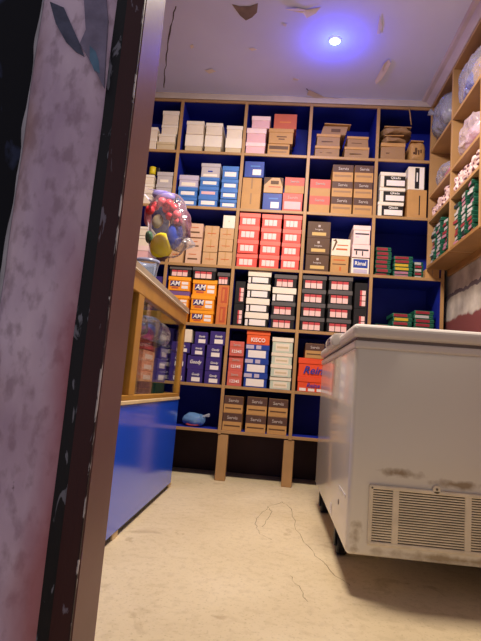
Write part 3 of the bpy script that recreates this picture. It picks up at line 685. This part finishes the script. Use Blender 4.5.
# ------------------------------------------------------------------ the side shelf on the right wall
SX = 0.985; YS = [-0.004, -0.390, -0.785, -1.18]; ZR = [1.385, 1.675, 1.835, 2.135, 2.44]
ws = thing('wall_shelf', 'pale wooden shelf unit hung high on the right wall', 'shelf', (0,0,0))
for i, y in enumerate(YS):
    box_obj('upright', (SX, XR-0.001, y-0.018 if i else y-0.018, y, ZR[0]-0.012, 2.446), wood, ws, 0.001)
for z in ZR:
    for i in range(3):
        box_obj('shelf_board', (SX+0.001, XR-0.001, YS[i+1]+0.0008, YS[i]-0.0188, z-0.014, z+0.004), woodd if z < 1.4 else wood, ws, 0.0008)
# stacks of green packets on its bottom board
gdk = mat('packet_dark', (40,44,56), 0.4, 0.3, 40)
def side_stack(y, n, h, where, w=0.068, fr=None):
    for i in range(n):
        fm = random.choice([gwh, gwh, gred, gpk, gdk, gwh])
        make_packet('green and %s packet, %s of the %s' % ({gred:'red', gwh:'white', gpk:'pink', gyel:'yellow', gdk:'black'}[fm], pos(i, n), where), w, 0.11, h, fm, 'green packets on the right wall shelf',
                    (SX+0.008+random.uniform(0, .012), y+random.uniform(-.005,.005), ZR[0]+0.0045+i*h), -PI/2+random.uniform(-.14,.14))
side_stack(-0.085, 10, 0.0225, 'shelf stack farthest from the door')
side_stack(-0.185, 11, 0.0220, 'shelf stack second farthest from the door', fr=[gred, gwh, gwh])
side_stack(-0.300, 9, 0.0225, 'shelf stack just behind the wooden upright', fr=[gwh, gpk, gred])
side_stack(-0.470, 10, 0.0225, 'shelf stack just before the wooden upright', fr=[gpk, gwh, gred])
side_stack(-0.565, 11, 0.0222, 'shelf stack second before the wooden upright', fr=[gwh, gwh, gpk])
side_stack(-0.660, 12, 0.0220, 'tallest green shelf stack', fr=[gred, gpk, gwh])
# row of small pink and white packets on the third board
pk = mat('packet_print', (214,180,176), 0.4, 0.45, 60); pk2 = mat('packet_print_dark', (110,70,84), 0.4, 0.3, 50)
place = ['farthest back', 'second from the back', 'third from the back', 'third from the front', 'second from the front', 'frontmost']
def pouch(y, bay, i, h):
    t = thing('snack_pouch', 'pink and white pouch, %s, in %s' % (place[i], bay), 'pouch', (SX+0.055, y, ZR[1]+0.0045), random.uniform(-.2,.2), 'pink pouches on the right wall shelf')
    obj('pouch_body', blob(0.085, 0.038, h, i*3+len(bay), 0.013, 22, 4, 3.2), pk, t, True)
    bm = bmesh.new()
    for k in range(3):
        zz = h*(0.22+0.24*k); add_box(bm, -0.043, -0.036, -0.018+0.004*k, 0.004+0.006*k, zz, zz+h*0.1, 0.002)
    obj('printed_mark', bm, pk2, t)
for i in range(6): pouch(-0.055-0.056*i, 'the far wall-shelf bay', i, 0.085+0.015*random.random()+(0.02 if i > 3 else 0))
for i in range(6): pouch(-0.438-0.058*i, 'the near wall-shelf bay', i, 0.10+0.02*random.random())
# plastic bags on the upper boards
def plastic_bag(label, x, y, z, sx, sy, sz, tint, seed, inner=None, alpha=0.4, group=None, amp=0.02, neck=None):
    t = thing('plastic_bag', label, 'bag', (x, y, z), 0, group)
    obj('film', blob(sx, sy, sz, seed, amp, 11, 4, 2.6), film('film_%d' % seed, tint, alpha, 0.1, 0.8, 20), t, False)
    if inner:
        for k, (c, dx, dy, dz, s) in enumerate(inner):
            o = obj('contents', blob(sx*s, sy*s, sz*s, seed+k, amp*0.6, 11, 3, 2.6), mat('cont_%d_%d_%d' % c, c, 0.5, 0.3, 40), t, True, (dx, dy, dz))
    if neck:
        bm = bmesh.new(); add_tube(bm, neck, [0.03, 0.008, 0.022][:len(neck)] if len(neck) == 3 else 0.01, 10); obj('tied_neck', bm, film('film_%d' % seed, tint, alpha), t)
    return t
plastic_bag('bulging grey plastic bag in the far top bay of the wall shelf', SX+0.056, -0.205, ZR[3]+0.0045, 0.17, 0.30, 0.255, (160,160,180), 31,
            [((120,110,112), 0, 0, 0.01, 0.86)], 0.5, 'plastic bags on the right wall shelf', 0.02, [(-0.06,-0.0,0.15),(-0.09,0.02,0.15),(-0.112,0.03,0.165)])
plastic_bag('clear bag of blue and gold wrapped goods in the near top bay', SX+0.066, -0.60, ZR[3]+0.0045, 0.145, 0.34, 0.25, (200,194,212), 32,
            [((70,96,190), 0.0, 0.06, 0.02, 0.6), ((206,160,96), 0.0, -0.05, 0.03, 0.6)], 0.38, 'plastic bags on the right wall shelf', 0.02)
plastic_bag('flat bag of blue, pink and white goods in the far second bay', SX+0.066, -0.19, ZR[2]+0.0045, 0.13, 0.28, 0.13, (206,200,214), 33,
            [((80,90,160), 0.0, 0.07, 0.0, 0.55), ((204,70,110), 0.0, -0.05, 0.01, 0.55)], 0.3, 'plastic bags on the right wall shelf', 0.016)
plastic_bag('shiny pinkish plastic bag in the near second bay', SX+0.066, -0.60, ZR[2]+0.0045, 0.135, 0.30, 0.19, (228,206,214), 34,
            [((190,140,160), 0.0, 0.0, 0.01, 0.7)], 0.4, 'plastic bags on the right wall shelf', 0.024)

# ------------------------------------------------------------------ display counter
CF, CB, CE, CN = -0.412, -0.92, -0.305, -2.12
cb = mat('counter_blue', (36,88,232), 0.14, 0.05, 3, 0.5, coat=0.3)
cw = mat('counter_wood', (168,120,48), 0.4, 0.15, 8, 0.4); cwl = mat('counter_ledge', (214,190,150), 0.5, 0.1)
def pane_mat(name, tint, refl):
    m = bpy.data.materials.new(name); m.use_nodes = True; nt = m.node_tree; N = nt.nodes
    N.remove(N['Principled BSDF'])
    tr = N.new('ShaderNodeBsdfTransparent'); tr.inputs[0].default_value = L3(tint); gl = N.new('ShaderNodeBsdfGlossy'); gl.inputs['Roughness'].default_value = 0.03
    lw = N.new('ShaderNodeLayerWeight'); lw.inputs[0].default_value = 0.2; mm = N.new('ShaderNodeMath'); mm.operation = 'MULTIPLY'; mm.inputs[1].default_value = refl
    nt.links.new(lw.outputs['Fresnel'], mm.inputs[0]); mx = N.new('ShaderNodeMixShader'); nt.links.new(mm.outputs[0], mx.inputs[0])
    nt.links.new(tr.outputs[0], mx.inputs[1]); nt.links.new(gl.outputs[0], mx.inputs[2]); nt.links.new(mx.outputs[0], N['Material Output'].inputs['Surface'])
    MATS[name] = m; return m
glass = pane_mat('pane_glass', (248,250,252), 0.25)
ct = thing('display_counter', 'glass-fronted display counter with wooden frame on a glossy blue base', 'counter', (0,0,0))
bs = box_obj('base', (CB, CF, CN, CE, 0.024, 0.472), cb, ct, 0.004)
box_obj('plinth', (CB+0.05, CF-0.012, CN+0.02, CE-0.02, 0.006, 0.024), black, ct)
for y in (-1.22, -0.30, -2.0):
    box_obj('foot', (CF-0.05, CF-0.004, y-0.03, y+0.03, 0.0, 0.0235), cwl, ct, 0.002); box_obj('foot', (CB+0.01, CB+0.05, y-0.03, y+0.03, 0.0, 0.0235), cwl, ct, 0.002)
box_obj('ledge', (CB, CF+0.004, CN, CE, 0.472, 0.486), cwl, ct, 0.002)
for y0, y1 in ((CE-0.036, CE), (-1.258, -1.186), (CN, CN+0.05)):
    box_obj('frame_post', (CF-0.03, CF, y0, y1, 0.505, 0.882), cw, ct, 0.002); box_obj('frame_post', (CB, CB+0.03, y0, y1, 0.505, 0.882), cw, ct, 0.002)
for x in (CF-0.03, CB): box_obj('bottom_rail', (x, x+0.03, CN, CE, 0.486, 0.505), cw, ct, 0.002); box_obj('top_rail', (x, x+0.03, CN, CE, 0.882, 0.953), cw, ct, 0.002)
box_obj('end_rail', (CB+0.03, CF-0.03, CE-0.03, CE, 0.882, 0.953), cw, ct, 0.002); box_obj('end_rail', (CB+0.03, CF-0.03, CE-0.03, CE, 0.486, 0.505), cw, ct, 0.002)
gtop = pane_mat('counter_top', (214,222,222), 1.0)
box_obj('worktop', (CB, CF+0.006, CN, CE+0.004, 0.9572, 0.978), gtop, ct, 0.002); box_obj('edge_trim', (CF+0.0065, CF+0.0095, CN, CE+0.004, 0.955, 0.979), mat('grey_edge', (158,142,122), 0.35, 0.1), ct, 0.001); box_obj('white_edge', (CF-0.002, CF+0.0105, CN, CE, 0.9515, 0.9547), white, ct)
box_obj('pane', (CF-0.018, CF-0.013, -1.186, CE-0.036, 0.506, 0.881), glass, ct); box_obj('pane', (CF-0.018, CF-0.013, CN+0.05, -1.258, 0.506, 0.881), glass, ct)
box_obj('pane', (CB+0.03, CF-0.03, CE-0.018, CE-0.013, 0.506, 0.881), glass, ct)
box_obj('glass_shelf', (CB+0.031, CF-0.035, CN+0.06, CE-0.04, 0.729, 0.735), pane_mat('shelf_glass', (226,236,236), 0.8), ct)
ZL = 0.4865
# things inside the counter
def counter_stack(y, w, n, h, fm, lab, group, x=-0.458, body=None, z0=ZL, d=0.2, lettering=None):
    body = body or mat('counter_purple', (84,72,158), 0.45)
    for i in range(n):
        t = thing('goods_box', '%s, %s of its stack' % (lab, pos(i, n)) if n > 1 else lab, 'box', (x, y, z0+i*h), PI/2, group)
        box_obj('body', (-w/2, w/2, 0, d, 0.0004, h-0.0008), body, t, 0.0015)
        box_obj('label', (-w*0.32, w*0.3, -0.0008, 0.001, h*0.2, h*0.62), fm, t)
counter_stack(-0.59, 0.19, 1, 0.068, grd, 'dark green box lying under the purple boxes in the counter', 'purple boxes inside the counter', body=grd)
counter_stack(-0.59, 0.18, 2, 0.058, stick, 'purple box with white label inside the counter', 'purple boxes inside the counter', z0=ZL+0.07)
counter_stack(-0.57, 0.16, 1, 0.052, stick, 'smaller purple box under the glass shelf inside the counter', 'purple boxes inside the counter', z0=ZL+0.188)
orp = mat('orange_print', (240,164,124), 0.5, 0.4, 45); drk = mat('dark_print', (140,96,90), 0.5, 0.4, 50)
counter_stack(-0.845, 0.21, 1, 0.07, drk, 'dark patterned box under the orange boxes in the counter', 'orange boxes inside the counter', body=drk, x=-0.462)
counter_stack(-0.845, 0.20, 3, 0.046, cream, 'orange and cream patterned box inside the counter', 'orange boxes inside the counter', body=orp, x=-0.462, z0=ZL+0.0705)
counter_stack(-0.845, 0.19, 1, 0.026, redl, 'thin dark red box on the orange patterned boxes', 'orange boxes inside the counter', body=gred, x=-0.462, z0=ZL+0.0705+0.1385)
counter_stack(-1.07, 0.17, 4, 0.05, cream, 'mottled tan box beside the frame post inside the counter', 'tan boxes inside the counter', body=kraft, x=-0.462)
plastic_bag('clear pouch with white and pink goods on the counter glass shelf', -0.54, -0.46, 0.7355, 0.15, 0.22, 0.135, (245,238,242), 41, [((236,100,140), 0, 0.06, 0.01, 0.5), ((250,244,246), 0.02, -0.04, 0.01, 0.6)], 0.3, 'pouches inside the counter', 0.012)
plastic_bag('clear pouch with blue and purple goods on the counter glass shelf', -0.54, -0.70, 0.7355, 0.16, 0.18, 0.135, (215,212,230), 42, [((110,112,210), 0, 0.03, 0.02, 0.6), ((225,110,190), 0.02, -0.04, 0.01, 0.5)], 0.25, 'pouches inside the counter', 0.012)
plastic_bag('clear pouch with pale goods beside the frame post', -0.54, -0.95, 0.7355, 0.16, 0.2, 0.12, (225,220,222), 43, [((230,190,205), 0, 0.0, 0.01, 0.7)], 0.25, 'pouches inside the counter', 0.012)
# clear plastic jar on the counter top
t = thing('plastic_jar', 'clear plastic tub standing on the counter top', 'jar', (-0.51, -0.86, 0.9785))
bm = bmesh.new(); add_lathe(bm, [(0.036,0.0),(0.040,0.004),(0.052,0.12),(0.055,0.122),(0.055,0.128),(0.050,0.126),(0.038,0.006),(0.001,0.006)], n=28, cap=False); obj('tub', bm, film('jar_film', (190,200,226), 0.16, 0.1, 0), t, True)
bm = bmesh.new(); add_lathe(bm, [(0.0535,0.112),(0.0555,0.112),(0.0565,0.128),(0.0535,0.128),(0.0535,0.112)], n=28, cap=False); obj('rim', bm, film('rim_film', (150,156,190), 0.7, 0.2, 0), t, True)

# ------------------------------------------------------------------ hanging plastic bag of bright toys
HY = -0.75
hc = on(168, 226, 1, HY)
def hp(px, py, y=HY): return on(px, py, 1, y)
bag = thing('plastic_bag', 'clear plastic bag of bright toys hanging above the counter', 'bag', (hc.x, HY, hc.z))
bm = bmesh.new(); bmesh.ops.create_icosphere(bm, subdivisions=4, radius=1)
for v in bm.verts:
    d = v.co.normalized(); k = (abs(d.x)**2.6+abs(d.y)**2.6+abs(d.z)**2.6)**(-1/2.6)
    p = Vector((d.x*k*0.100, d.y*k*0.08, d.z*k*0.164)); n = noise3(p, 9, 3); n2 = noise3(p, 30, 4); p += n*0.012+n2*0.004
    p.x += -0.010*(p.z/0.16)
    v.co = p
obj('film', bm, film('hang_film', (226,214,232), 0.08, 0.08, 0.9, 16), bag, True)
bm = bmesh.new()
for v in bmesh.ops.create_icosphere(bm, subdivisions=4, radius=1)['verts']:
    p = v.co.copy(); p = Vector((p.x*0.050, p.y*0.05, p.z*0.105)); p.x += -0.25*p.z-0.02; p += noise3(p, 14, 8)*0.016+noise3(p, 40, 2)*0.004; v.co = p+Vector((0.085, 0.0, 0.02))
obj('side_fold', bm, film('hang_fold', (128,84,104), 0.55, 0.12, 0.9, 18), bag, True)
bm = bmesh.new()
for v in bmesh.ops.create_icosphere(bm, subdivisions=4, radius=1)['verts']:
    p = v.co.copy(); p = Vector((p.x*0.055, p.y*0.045, p.z*0.035)); p += noise3(p, 22, 8)*0.016+noise3(p, 50, 2)*0.005; v.co = p+Vector((0.075, 0.0, -0.085))
obj('loose_film', bm, film('hang_loose', (210,196,200), 0.35, 0.1, 0.9, 26), bag, True)
nk = hp(143.5, 183)-Vector((hc.x, HY, hc.z))
bm = bmesh.new(); add_tube(bm, [(-0.05,0,0.13), (nk.x*0.8-0.012,0,0.17), (nk.x-0.006,0,nk.z)], [0.05,0.018,0.007], 10); obj('tied_neck', bm, film('hang_film', (226,214,232), 0.08), bag)
bm = bmesh.new(); add_tube(bm, [(nk.x-0.006,0,nk.z-0.005), (nk.x-0.006,0,ZC-hc.z-0.0005)], 0.0022, 6); obj('hanging_string', bm, wood, bag)
toyr = [mat('toy_red', (222,48,58), 0.35, 0.05), mat('toy_pink', (236,92,104), 0.35, 0.05)]
for i, (px, py) in enumerate([(155,206),(162,202),(169,204),(167,209),(174,208),(177,215),(170,216),(178,222),(150,210)]):
    p = hp(px, py, HY-0.012-0.01*(i % 3)); bm = bmesh.new(); bmesh.ops.create_uvsphere(bm, u_segments=16, v_segments=10, radius=0.0225)
    nm = ['beside the pale foil', 'at the top middle', 'at the top', 'under the topmost balls', 'near the clear fold', 'lowest but one by the fold', 'in the heart of the cluster', 'lowest of the cluster', 'nearest the doorpost'][i]
    tag(obj('toy_ball', bm, toyr[i % 2], None, True, p), ('red' if i % 2 == 0 else 'pink')+' toy ball in the hanging bag, '+nm, 'ball', 'toy balls in the hanging bag')
def toy(name, label, px, py, sx, sy, sz, rgb, seed, ry):
    p = hp(px, py); o = obj(name, blob(sx, sy, sz, seed, 0.004, 10, 3, 2.3), mat(name+'_plastic', rgb, 0.35, 0.08, 20), None, True, (p.x, p.y, p.z-sz/2)); o.rotation_euler = (0, ry, 0)
    return tag(o, label, 'toy')
toy('blue_toy', 'royal blue toy pad in the hanging bag under the red balls', 173.5, 236, 0.080, 0.075, 0.135, (44,78,200), 3, 0.08)
toy('yellow_toy', 'yellow toy pad at the bottom of the hanging bag', 158, 245, 0.112, 0.075, 0.128, (255,224,24), 4, 0.3)
toy('foil_toy', 'dull gold foil toy in the middle of the hanging bag', 157, 221, 0.055, 0.04, 0.07, (160,148,120), 5, 0.1)
toy('lavender_toy', 'lavender toy hoop top in the upper end of the hanging bag', 163, 196, 0.115, 0.05, 0.05, (128,116,196), 11, 0.1)
toy('pink_toy', 'pale pink foil toy along the doorpost side of the hanging bag', 148, 216, 0.03, 0.06, 0.10, (212,130,150), 6, 0.0)
toy('green_toy', 'small dark green toy low in the hanging bag by the doorpost', 149, 237, 0.035, 0.05, 0.06, (70,110,84), 7, 0.0)
bm = bmesh.new(); 
p = hp(164, 258)
o = obj('toy_trumpet', blob(0.06, 0.03, 0.03, 9, 0.004, 12, 3, 2.4), mat('toy_trumpet_dark', (96,60,66), 0.4), None, True, (p.x-0.002, p.y, p.z-0.012)); o.rotation_euler = (0, -0.5, 0)
tag(o, 'dull maroon toy grip poking from the bottom of the hanging bag', 'toy')

# ------------------------------------------------------------------ chest freezer
FX0, FX1, FY0, FY1, FZ0, FZ1 = 0.350, 1.075, -1.484, -0.40, 0.108, 0.748
fr = thing('chest_freezer', 'big white chest freezer on black castors with a slatted end grille', 'freezer', (0,0,0))
def freezer_mat():
    m = bpy.data.materials.new('freezer_enamel'); m.use_nodes = True; nt = m.node_tree; N = nt.nodes; b = N['Principled BSDF']
    tc = N.new('ShaderNodeTexCoord')
    def blobmask(c, r, s):
        mp = N.new('ShaderNodeVectorMath'); mp.operation = 'SUBTRACT'; mp.inputs[1].default_value = c; nt.links.new(tc.outputs['Object'], mp.inputs[0])
        dv = N.new('ShaderNodeVectorMath'); dv.operation = 'DIVIDE'; dv.inputs[1].default_value = r; nt.links.new(mp.outputs[0], dv.inputs[0])
        ln = N.new('ShaderNodeVectorMath'); ln.operation = 'LENGTH'; nt.links.new(dv.outputs[0], ln.inputs[0])
        n = N.new('ShaderNodeTexNoise'); n.inputs['Scale'].default_value = s; n.inputs['Detail'].default_value = 6; nt.links.new(tc.outputs['Object'], n.inputs['Vector'])
        sb = N.new('ShaderNodeMath'); sb.operation = 'MULTIPLY_ADD'; sb.inputs[1].default_value = 1.6; nt.links.new(n.outputs['Fac'], sb.inputs[0]); nt.links.new(ln.outputs[1], sb.inputs[2])
        mr = N.new('ShaderNodeMapRange'); mr.inputs[1].default_value = 1.5; mr.inputs[2].default_value = 0.9; nt.links.new(sb.outputs[0], mr.inputs[0]); return mr.outputs[0]
    cur = None
    for c, r, s, colr in (((0.50,-1.484,0.352),(0.12,0.1,0.022),30,(160,140,114)),((0.66,-1.484,0.335),(0.10,0.1,0.02),26,(160,140,114)),((0.375,-1.47,0.16),(0.03,0.3,0.07),34,(160,142,114)),((0.72,-1.484,0.125),(0.5,0.1,0.02),24,(168,150,122))):
        k = blobmask(c, r, s); x = N.new('ShaderNodeMix'); x.data_type = 'RGBA'; nt.links.new(k, x.inputs[0]); x.inputs[7].default_value = L3(colr)
        if cur is None: x.inputs[6].default_value = L3((236,230,216))
        else: nt.links.new(cur, x.inputs[6])
        cur = x.outputs[2]
    nt.links.new(cur, b.inputs['Base Color']); b.inputs['Roughness'].default_value = 0.22; b.inputs['Specular IOR Level'].default_value = 0.55
    b.inputs['Coat Weight'].default_value = 0.5; b.inputs['Coat Roughness'].default_value = 0.08
    return m
fm = freezer_mat(); fwh = mat('freezer_lid_enamel', (226,218,210), 0.3, 0.03, 4, 0.5); gask = mat('gasket_grey', (128,116,110), 0.6); gril = mat('grille_plastic', (240,228,202), 0.5, 0.1, 20); voidm = mat('vent_dark', (36,28,22), 0.8)
bm = bmesh.new(); add_box(bm, FX0, FX1, FY0, FY1, FZ0, FZ1-0.026, 0.014, 3)
obj('body', bm, fm, fr, True); 
bm = bmesh.new(); add_box(bm, FX0-0.003, FX1+0.003, FY0-0.003, FY1+0.003, FZ1-0.032, FZ1-0.008, 0.006, 2); obj('top_rim', bm, fwh, fr)
box_obj('gasket', (FX0+0.006, FX1-0.006, FY0+0.006, FY1-0.006, FZ1-0.009, FZ1+0.003), gask, fr, 0.001)
bm = bmesh.new(); add_box(bm, FX0-0.010, FX1+0.006, FY0-0.010, FY1+0.006, FZ1+0.002, 0.792, 0.016, 4); obj('lid', bm, fwh, fr, False)
# latch on the long side
bm = bmesh.new()
prof = [(FX0-0.010,0.752),(FX0-0.034,0.748),(FX0-0.040,0.772),(FX0-0.032,0.796),(FX0+0.02,0.800),(FX0+0.02,0.790)]
a = [bm.verts.new((x, -1.16, z)) for x, z in prof]; b = [bm.verts.new((x, -0.93, z)) for x, z in prof]
for i in range(6): bm.faces.new((a[i], a[(i+1)%6], b[(i+1)%6], b[i]))
bm.faces.new(a[::-1]); bm.faces.new(b); bmesh.ops.bevel(bm, geom=bm.edges[:], offset=0.004, segments=2, affect='EDGES')
h_ = obj('handle', bm, fwh, fr); box_obj('lock', (FX0-0.0415, FX0-0.038, -1.10, -1.02, 0.757, 0.783), mat('lock_grey', (120,112,124), 0.4), h_, 0.001)
# grille
GX0, GX1, GZ0, GZ1 = 0.412, 1.00, 0.145, 0.312
g = box_obj('grille', (GX0, GX1, FY0-0.0015, FY0-0.0005, GZ0, GZ1), voidm, fr)
bm = bmesh.new()
add_box(bm, GX0-0.002, GX1, FY0-0.010, FY0-0.001, GZ1-0.010, GZ1+0.002, 0.003, 2); add_box(bm, GX0-0.002, GX1, FY0-0.010, FY0-0.001, GZ0-0.002, GZ0+0.010, 0.003, 2)
add_box(bm, GX0-0.002, GX0+0.010, FY0-0.0098, FY0-0.001, GZ0, GZ1, 0.003, 2); add_box(bm, GX1-0.010, GX1, FY0-0.0098, FY0-0.001, GZ0, GZ1, 0.003, 2)
obj('grille_frame', bm, gril, g)
for xx in (0.488, 0.694, 0.90): box_obj('crossbar', (xx-0.009, xx+0.009, FY0-0.0088, FY0-0.0015, GZ0+0.009, GZ1-0.009), gril, g, 0.001)
ns = 20
for i in range(ns):
    z = GZ0+0.0115+(GZ1-GZ0-0.023)*(i+0.5)/ns
    box_obj('slat', (GX0+0.0095, GX1-0.0095, FY0-0.0075, FY0-0.0016, z-0.0019, z+0.0019), gril, g)
bm = bmesh.new(); add_lathe(bm, [(0.011,-0.010),(0.011,-0.001)], (0.603, FY0, GZ1+0.005), 20, 'y'); tb = obj('screw_tab', bm, gril, g)
bm = bmesh.new(); add_lathe(bm, [(0.0035,-0.0115),(0.0035,-0.0095)], (0.603, FY0, GZ1+0.006), 12, 'y'); obj('screw', bm, mat('screw_metal', (120,108,96), 0.4, metal=0.6), g)
bm = bmesh.new(); add_lathe(bm, [(0.003,-0.011),(0.003,-0.0095)], (GX0+0.006, FY0, GZ1-0.006), 12, 'y'); obj('screw', bm, MATS['screw_metal'], g)
# marks low on the long side
bm = bmesh.new(); add_box(bm, FX0-0.0012, FX0-0.0001, -1.44, -1.29, 0.259, 0.268); obj('metal_badge', bm, mat('badge_pale', (236,230,226), 0.3), fr)
bm = bmesh.new(); add_lathe(bm, [(0.009,-0.002),(0.009,-0.0001)], (FX0, -1.29, 0.215), 14, 'x'); obj('drain_plug', bm, gask, fr)
bm = bmesh.new(); add_box(bm, FX0-0.0014, FX0-0.0001, -1.12, -1.08, 0.13, 0.17, 0.0005); obj('drain_cap', bm, mat('badge_pale', (236,230,226), 0.3), fr)
rub = mat('castor_rubber', (26,22,24), 0.6)
for x in (FX0+0.040, FX1-0.045):
    for y in (FY0+0.36, FY1-0.12):
        w = bmesh.new(); add_lathe(w, [(0.006,-0.018),(0.036,-0.018),(0.040,-0.012),(0.040,0.012),(0.036,0.018),(0.006,0.018)], (x, y, 0.040), 22, 'x'); cs = obj('castor', w, rub, fr, False)
        bm = bmesh.new(); add_box(bm, x-0.027, x-0.0195, y-0.02, y+0.02, 0.03, 0.098, 0.002); add_box(bm, x+0.0195, x+0.027, y-0.02, y+0.02, 0.03, 0.098, 0.002); add_box(bm, x-0.026, x+0.026, y-0.028, y+0.028, 0.096, 0.109, 0.002)
        obj('castor_fork', bm, black, cs)

# ------------------------------------------------------------------ light
def lamp(name, kind, loc, power, color, size=None, rot=None, size_y=None):
    d = bpy.data.lights.new(name, kind); d.energy = power; d.color = color
    if kind == 'AREA':
        d.shape = 'RECTANGLE'; d.size = size; d.size_y = size_y or size
    elif size is not None: d.shadow_soft_size = size
    o = bpy.data.objects.new(name, d); C.objects.link(o); o.location = loc
    if rot: o.rotation_euler = rot
    return o
lamp('ceiling_lamp', 'AREA', (0.14, -1.26, 2.43), 60, (1.0, 0.88, 0.74), 0.5, (math.radians(6), 0, 0), 0.22)
lamp('led_lamp', 'POINT', (LED.x, LED.y, ZC-0.09), 3.0, (0.04, 0.07, 1.0), 0.02)
wd = bpy.data.worlds.new('evening'); bpy.context.scene.world = wd; wd.use_nodes = True
bg = wd.node_tree.nodes['Background']; bg.inputs[0].default_value = (0.70, 0.64, 0.70, 1); bg.inputs[1].default_value = 0.37

# ------------------------------------------------------------------ camera
cd = bpy.data.cameras.new('camera'); cd.sensor_fit = 'VERTICAL'; cd.sensor_height = 36.0; cd.lens = FPX/641.0*36.0; cd.clip_start = 0.02
co = bpy.data.objects.new('camera', cd); C.objects.link(co)
co.matrix_world = Matrix(((RT.x, UP.x, -FW.x, CX), (RT.y, UP.y, -FW.y, CY), (RT.z, UP.z, -FW.z, CZ), (0,0,0,1)))
S = bpy.context.scene; S.camera = co
vs = S.view_settings; vs.view_transform = 'Standard'; vs.look = 'None'; vs.gamma = 1; vs.use_curve_mapping = False; vs.exposure = 0.0
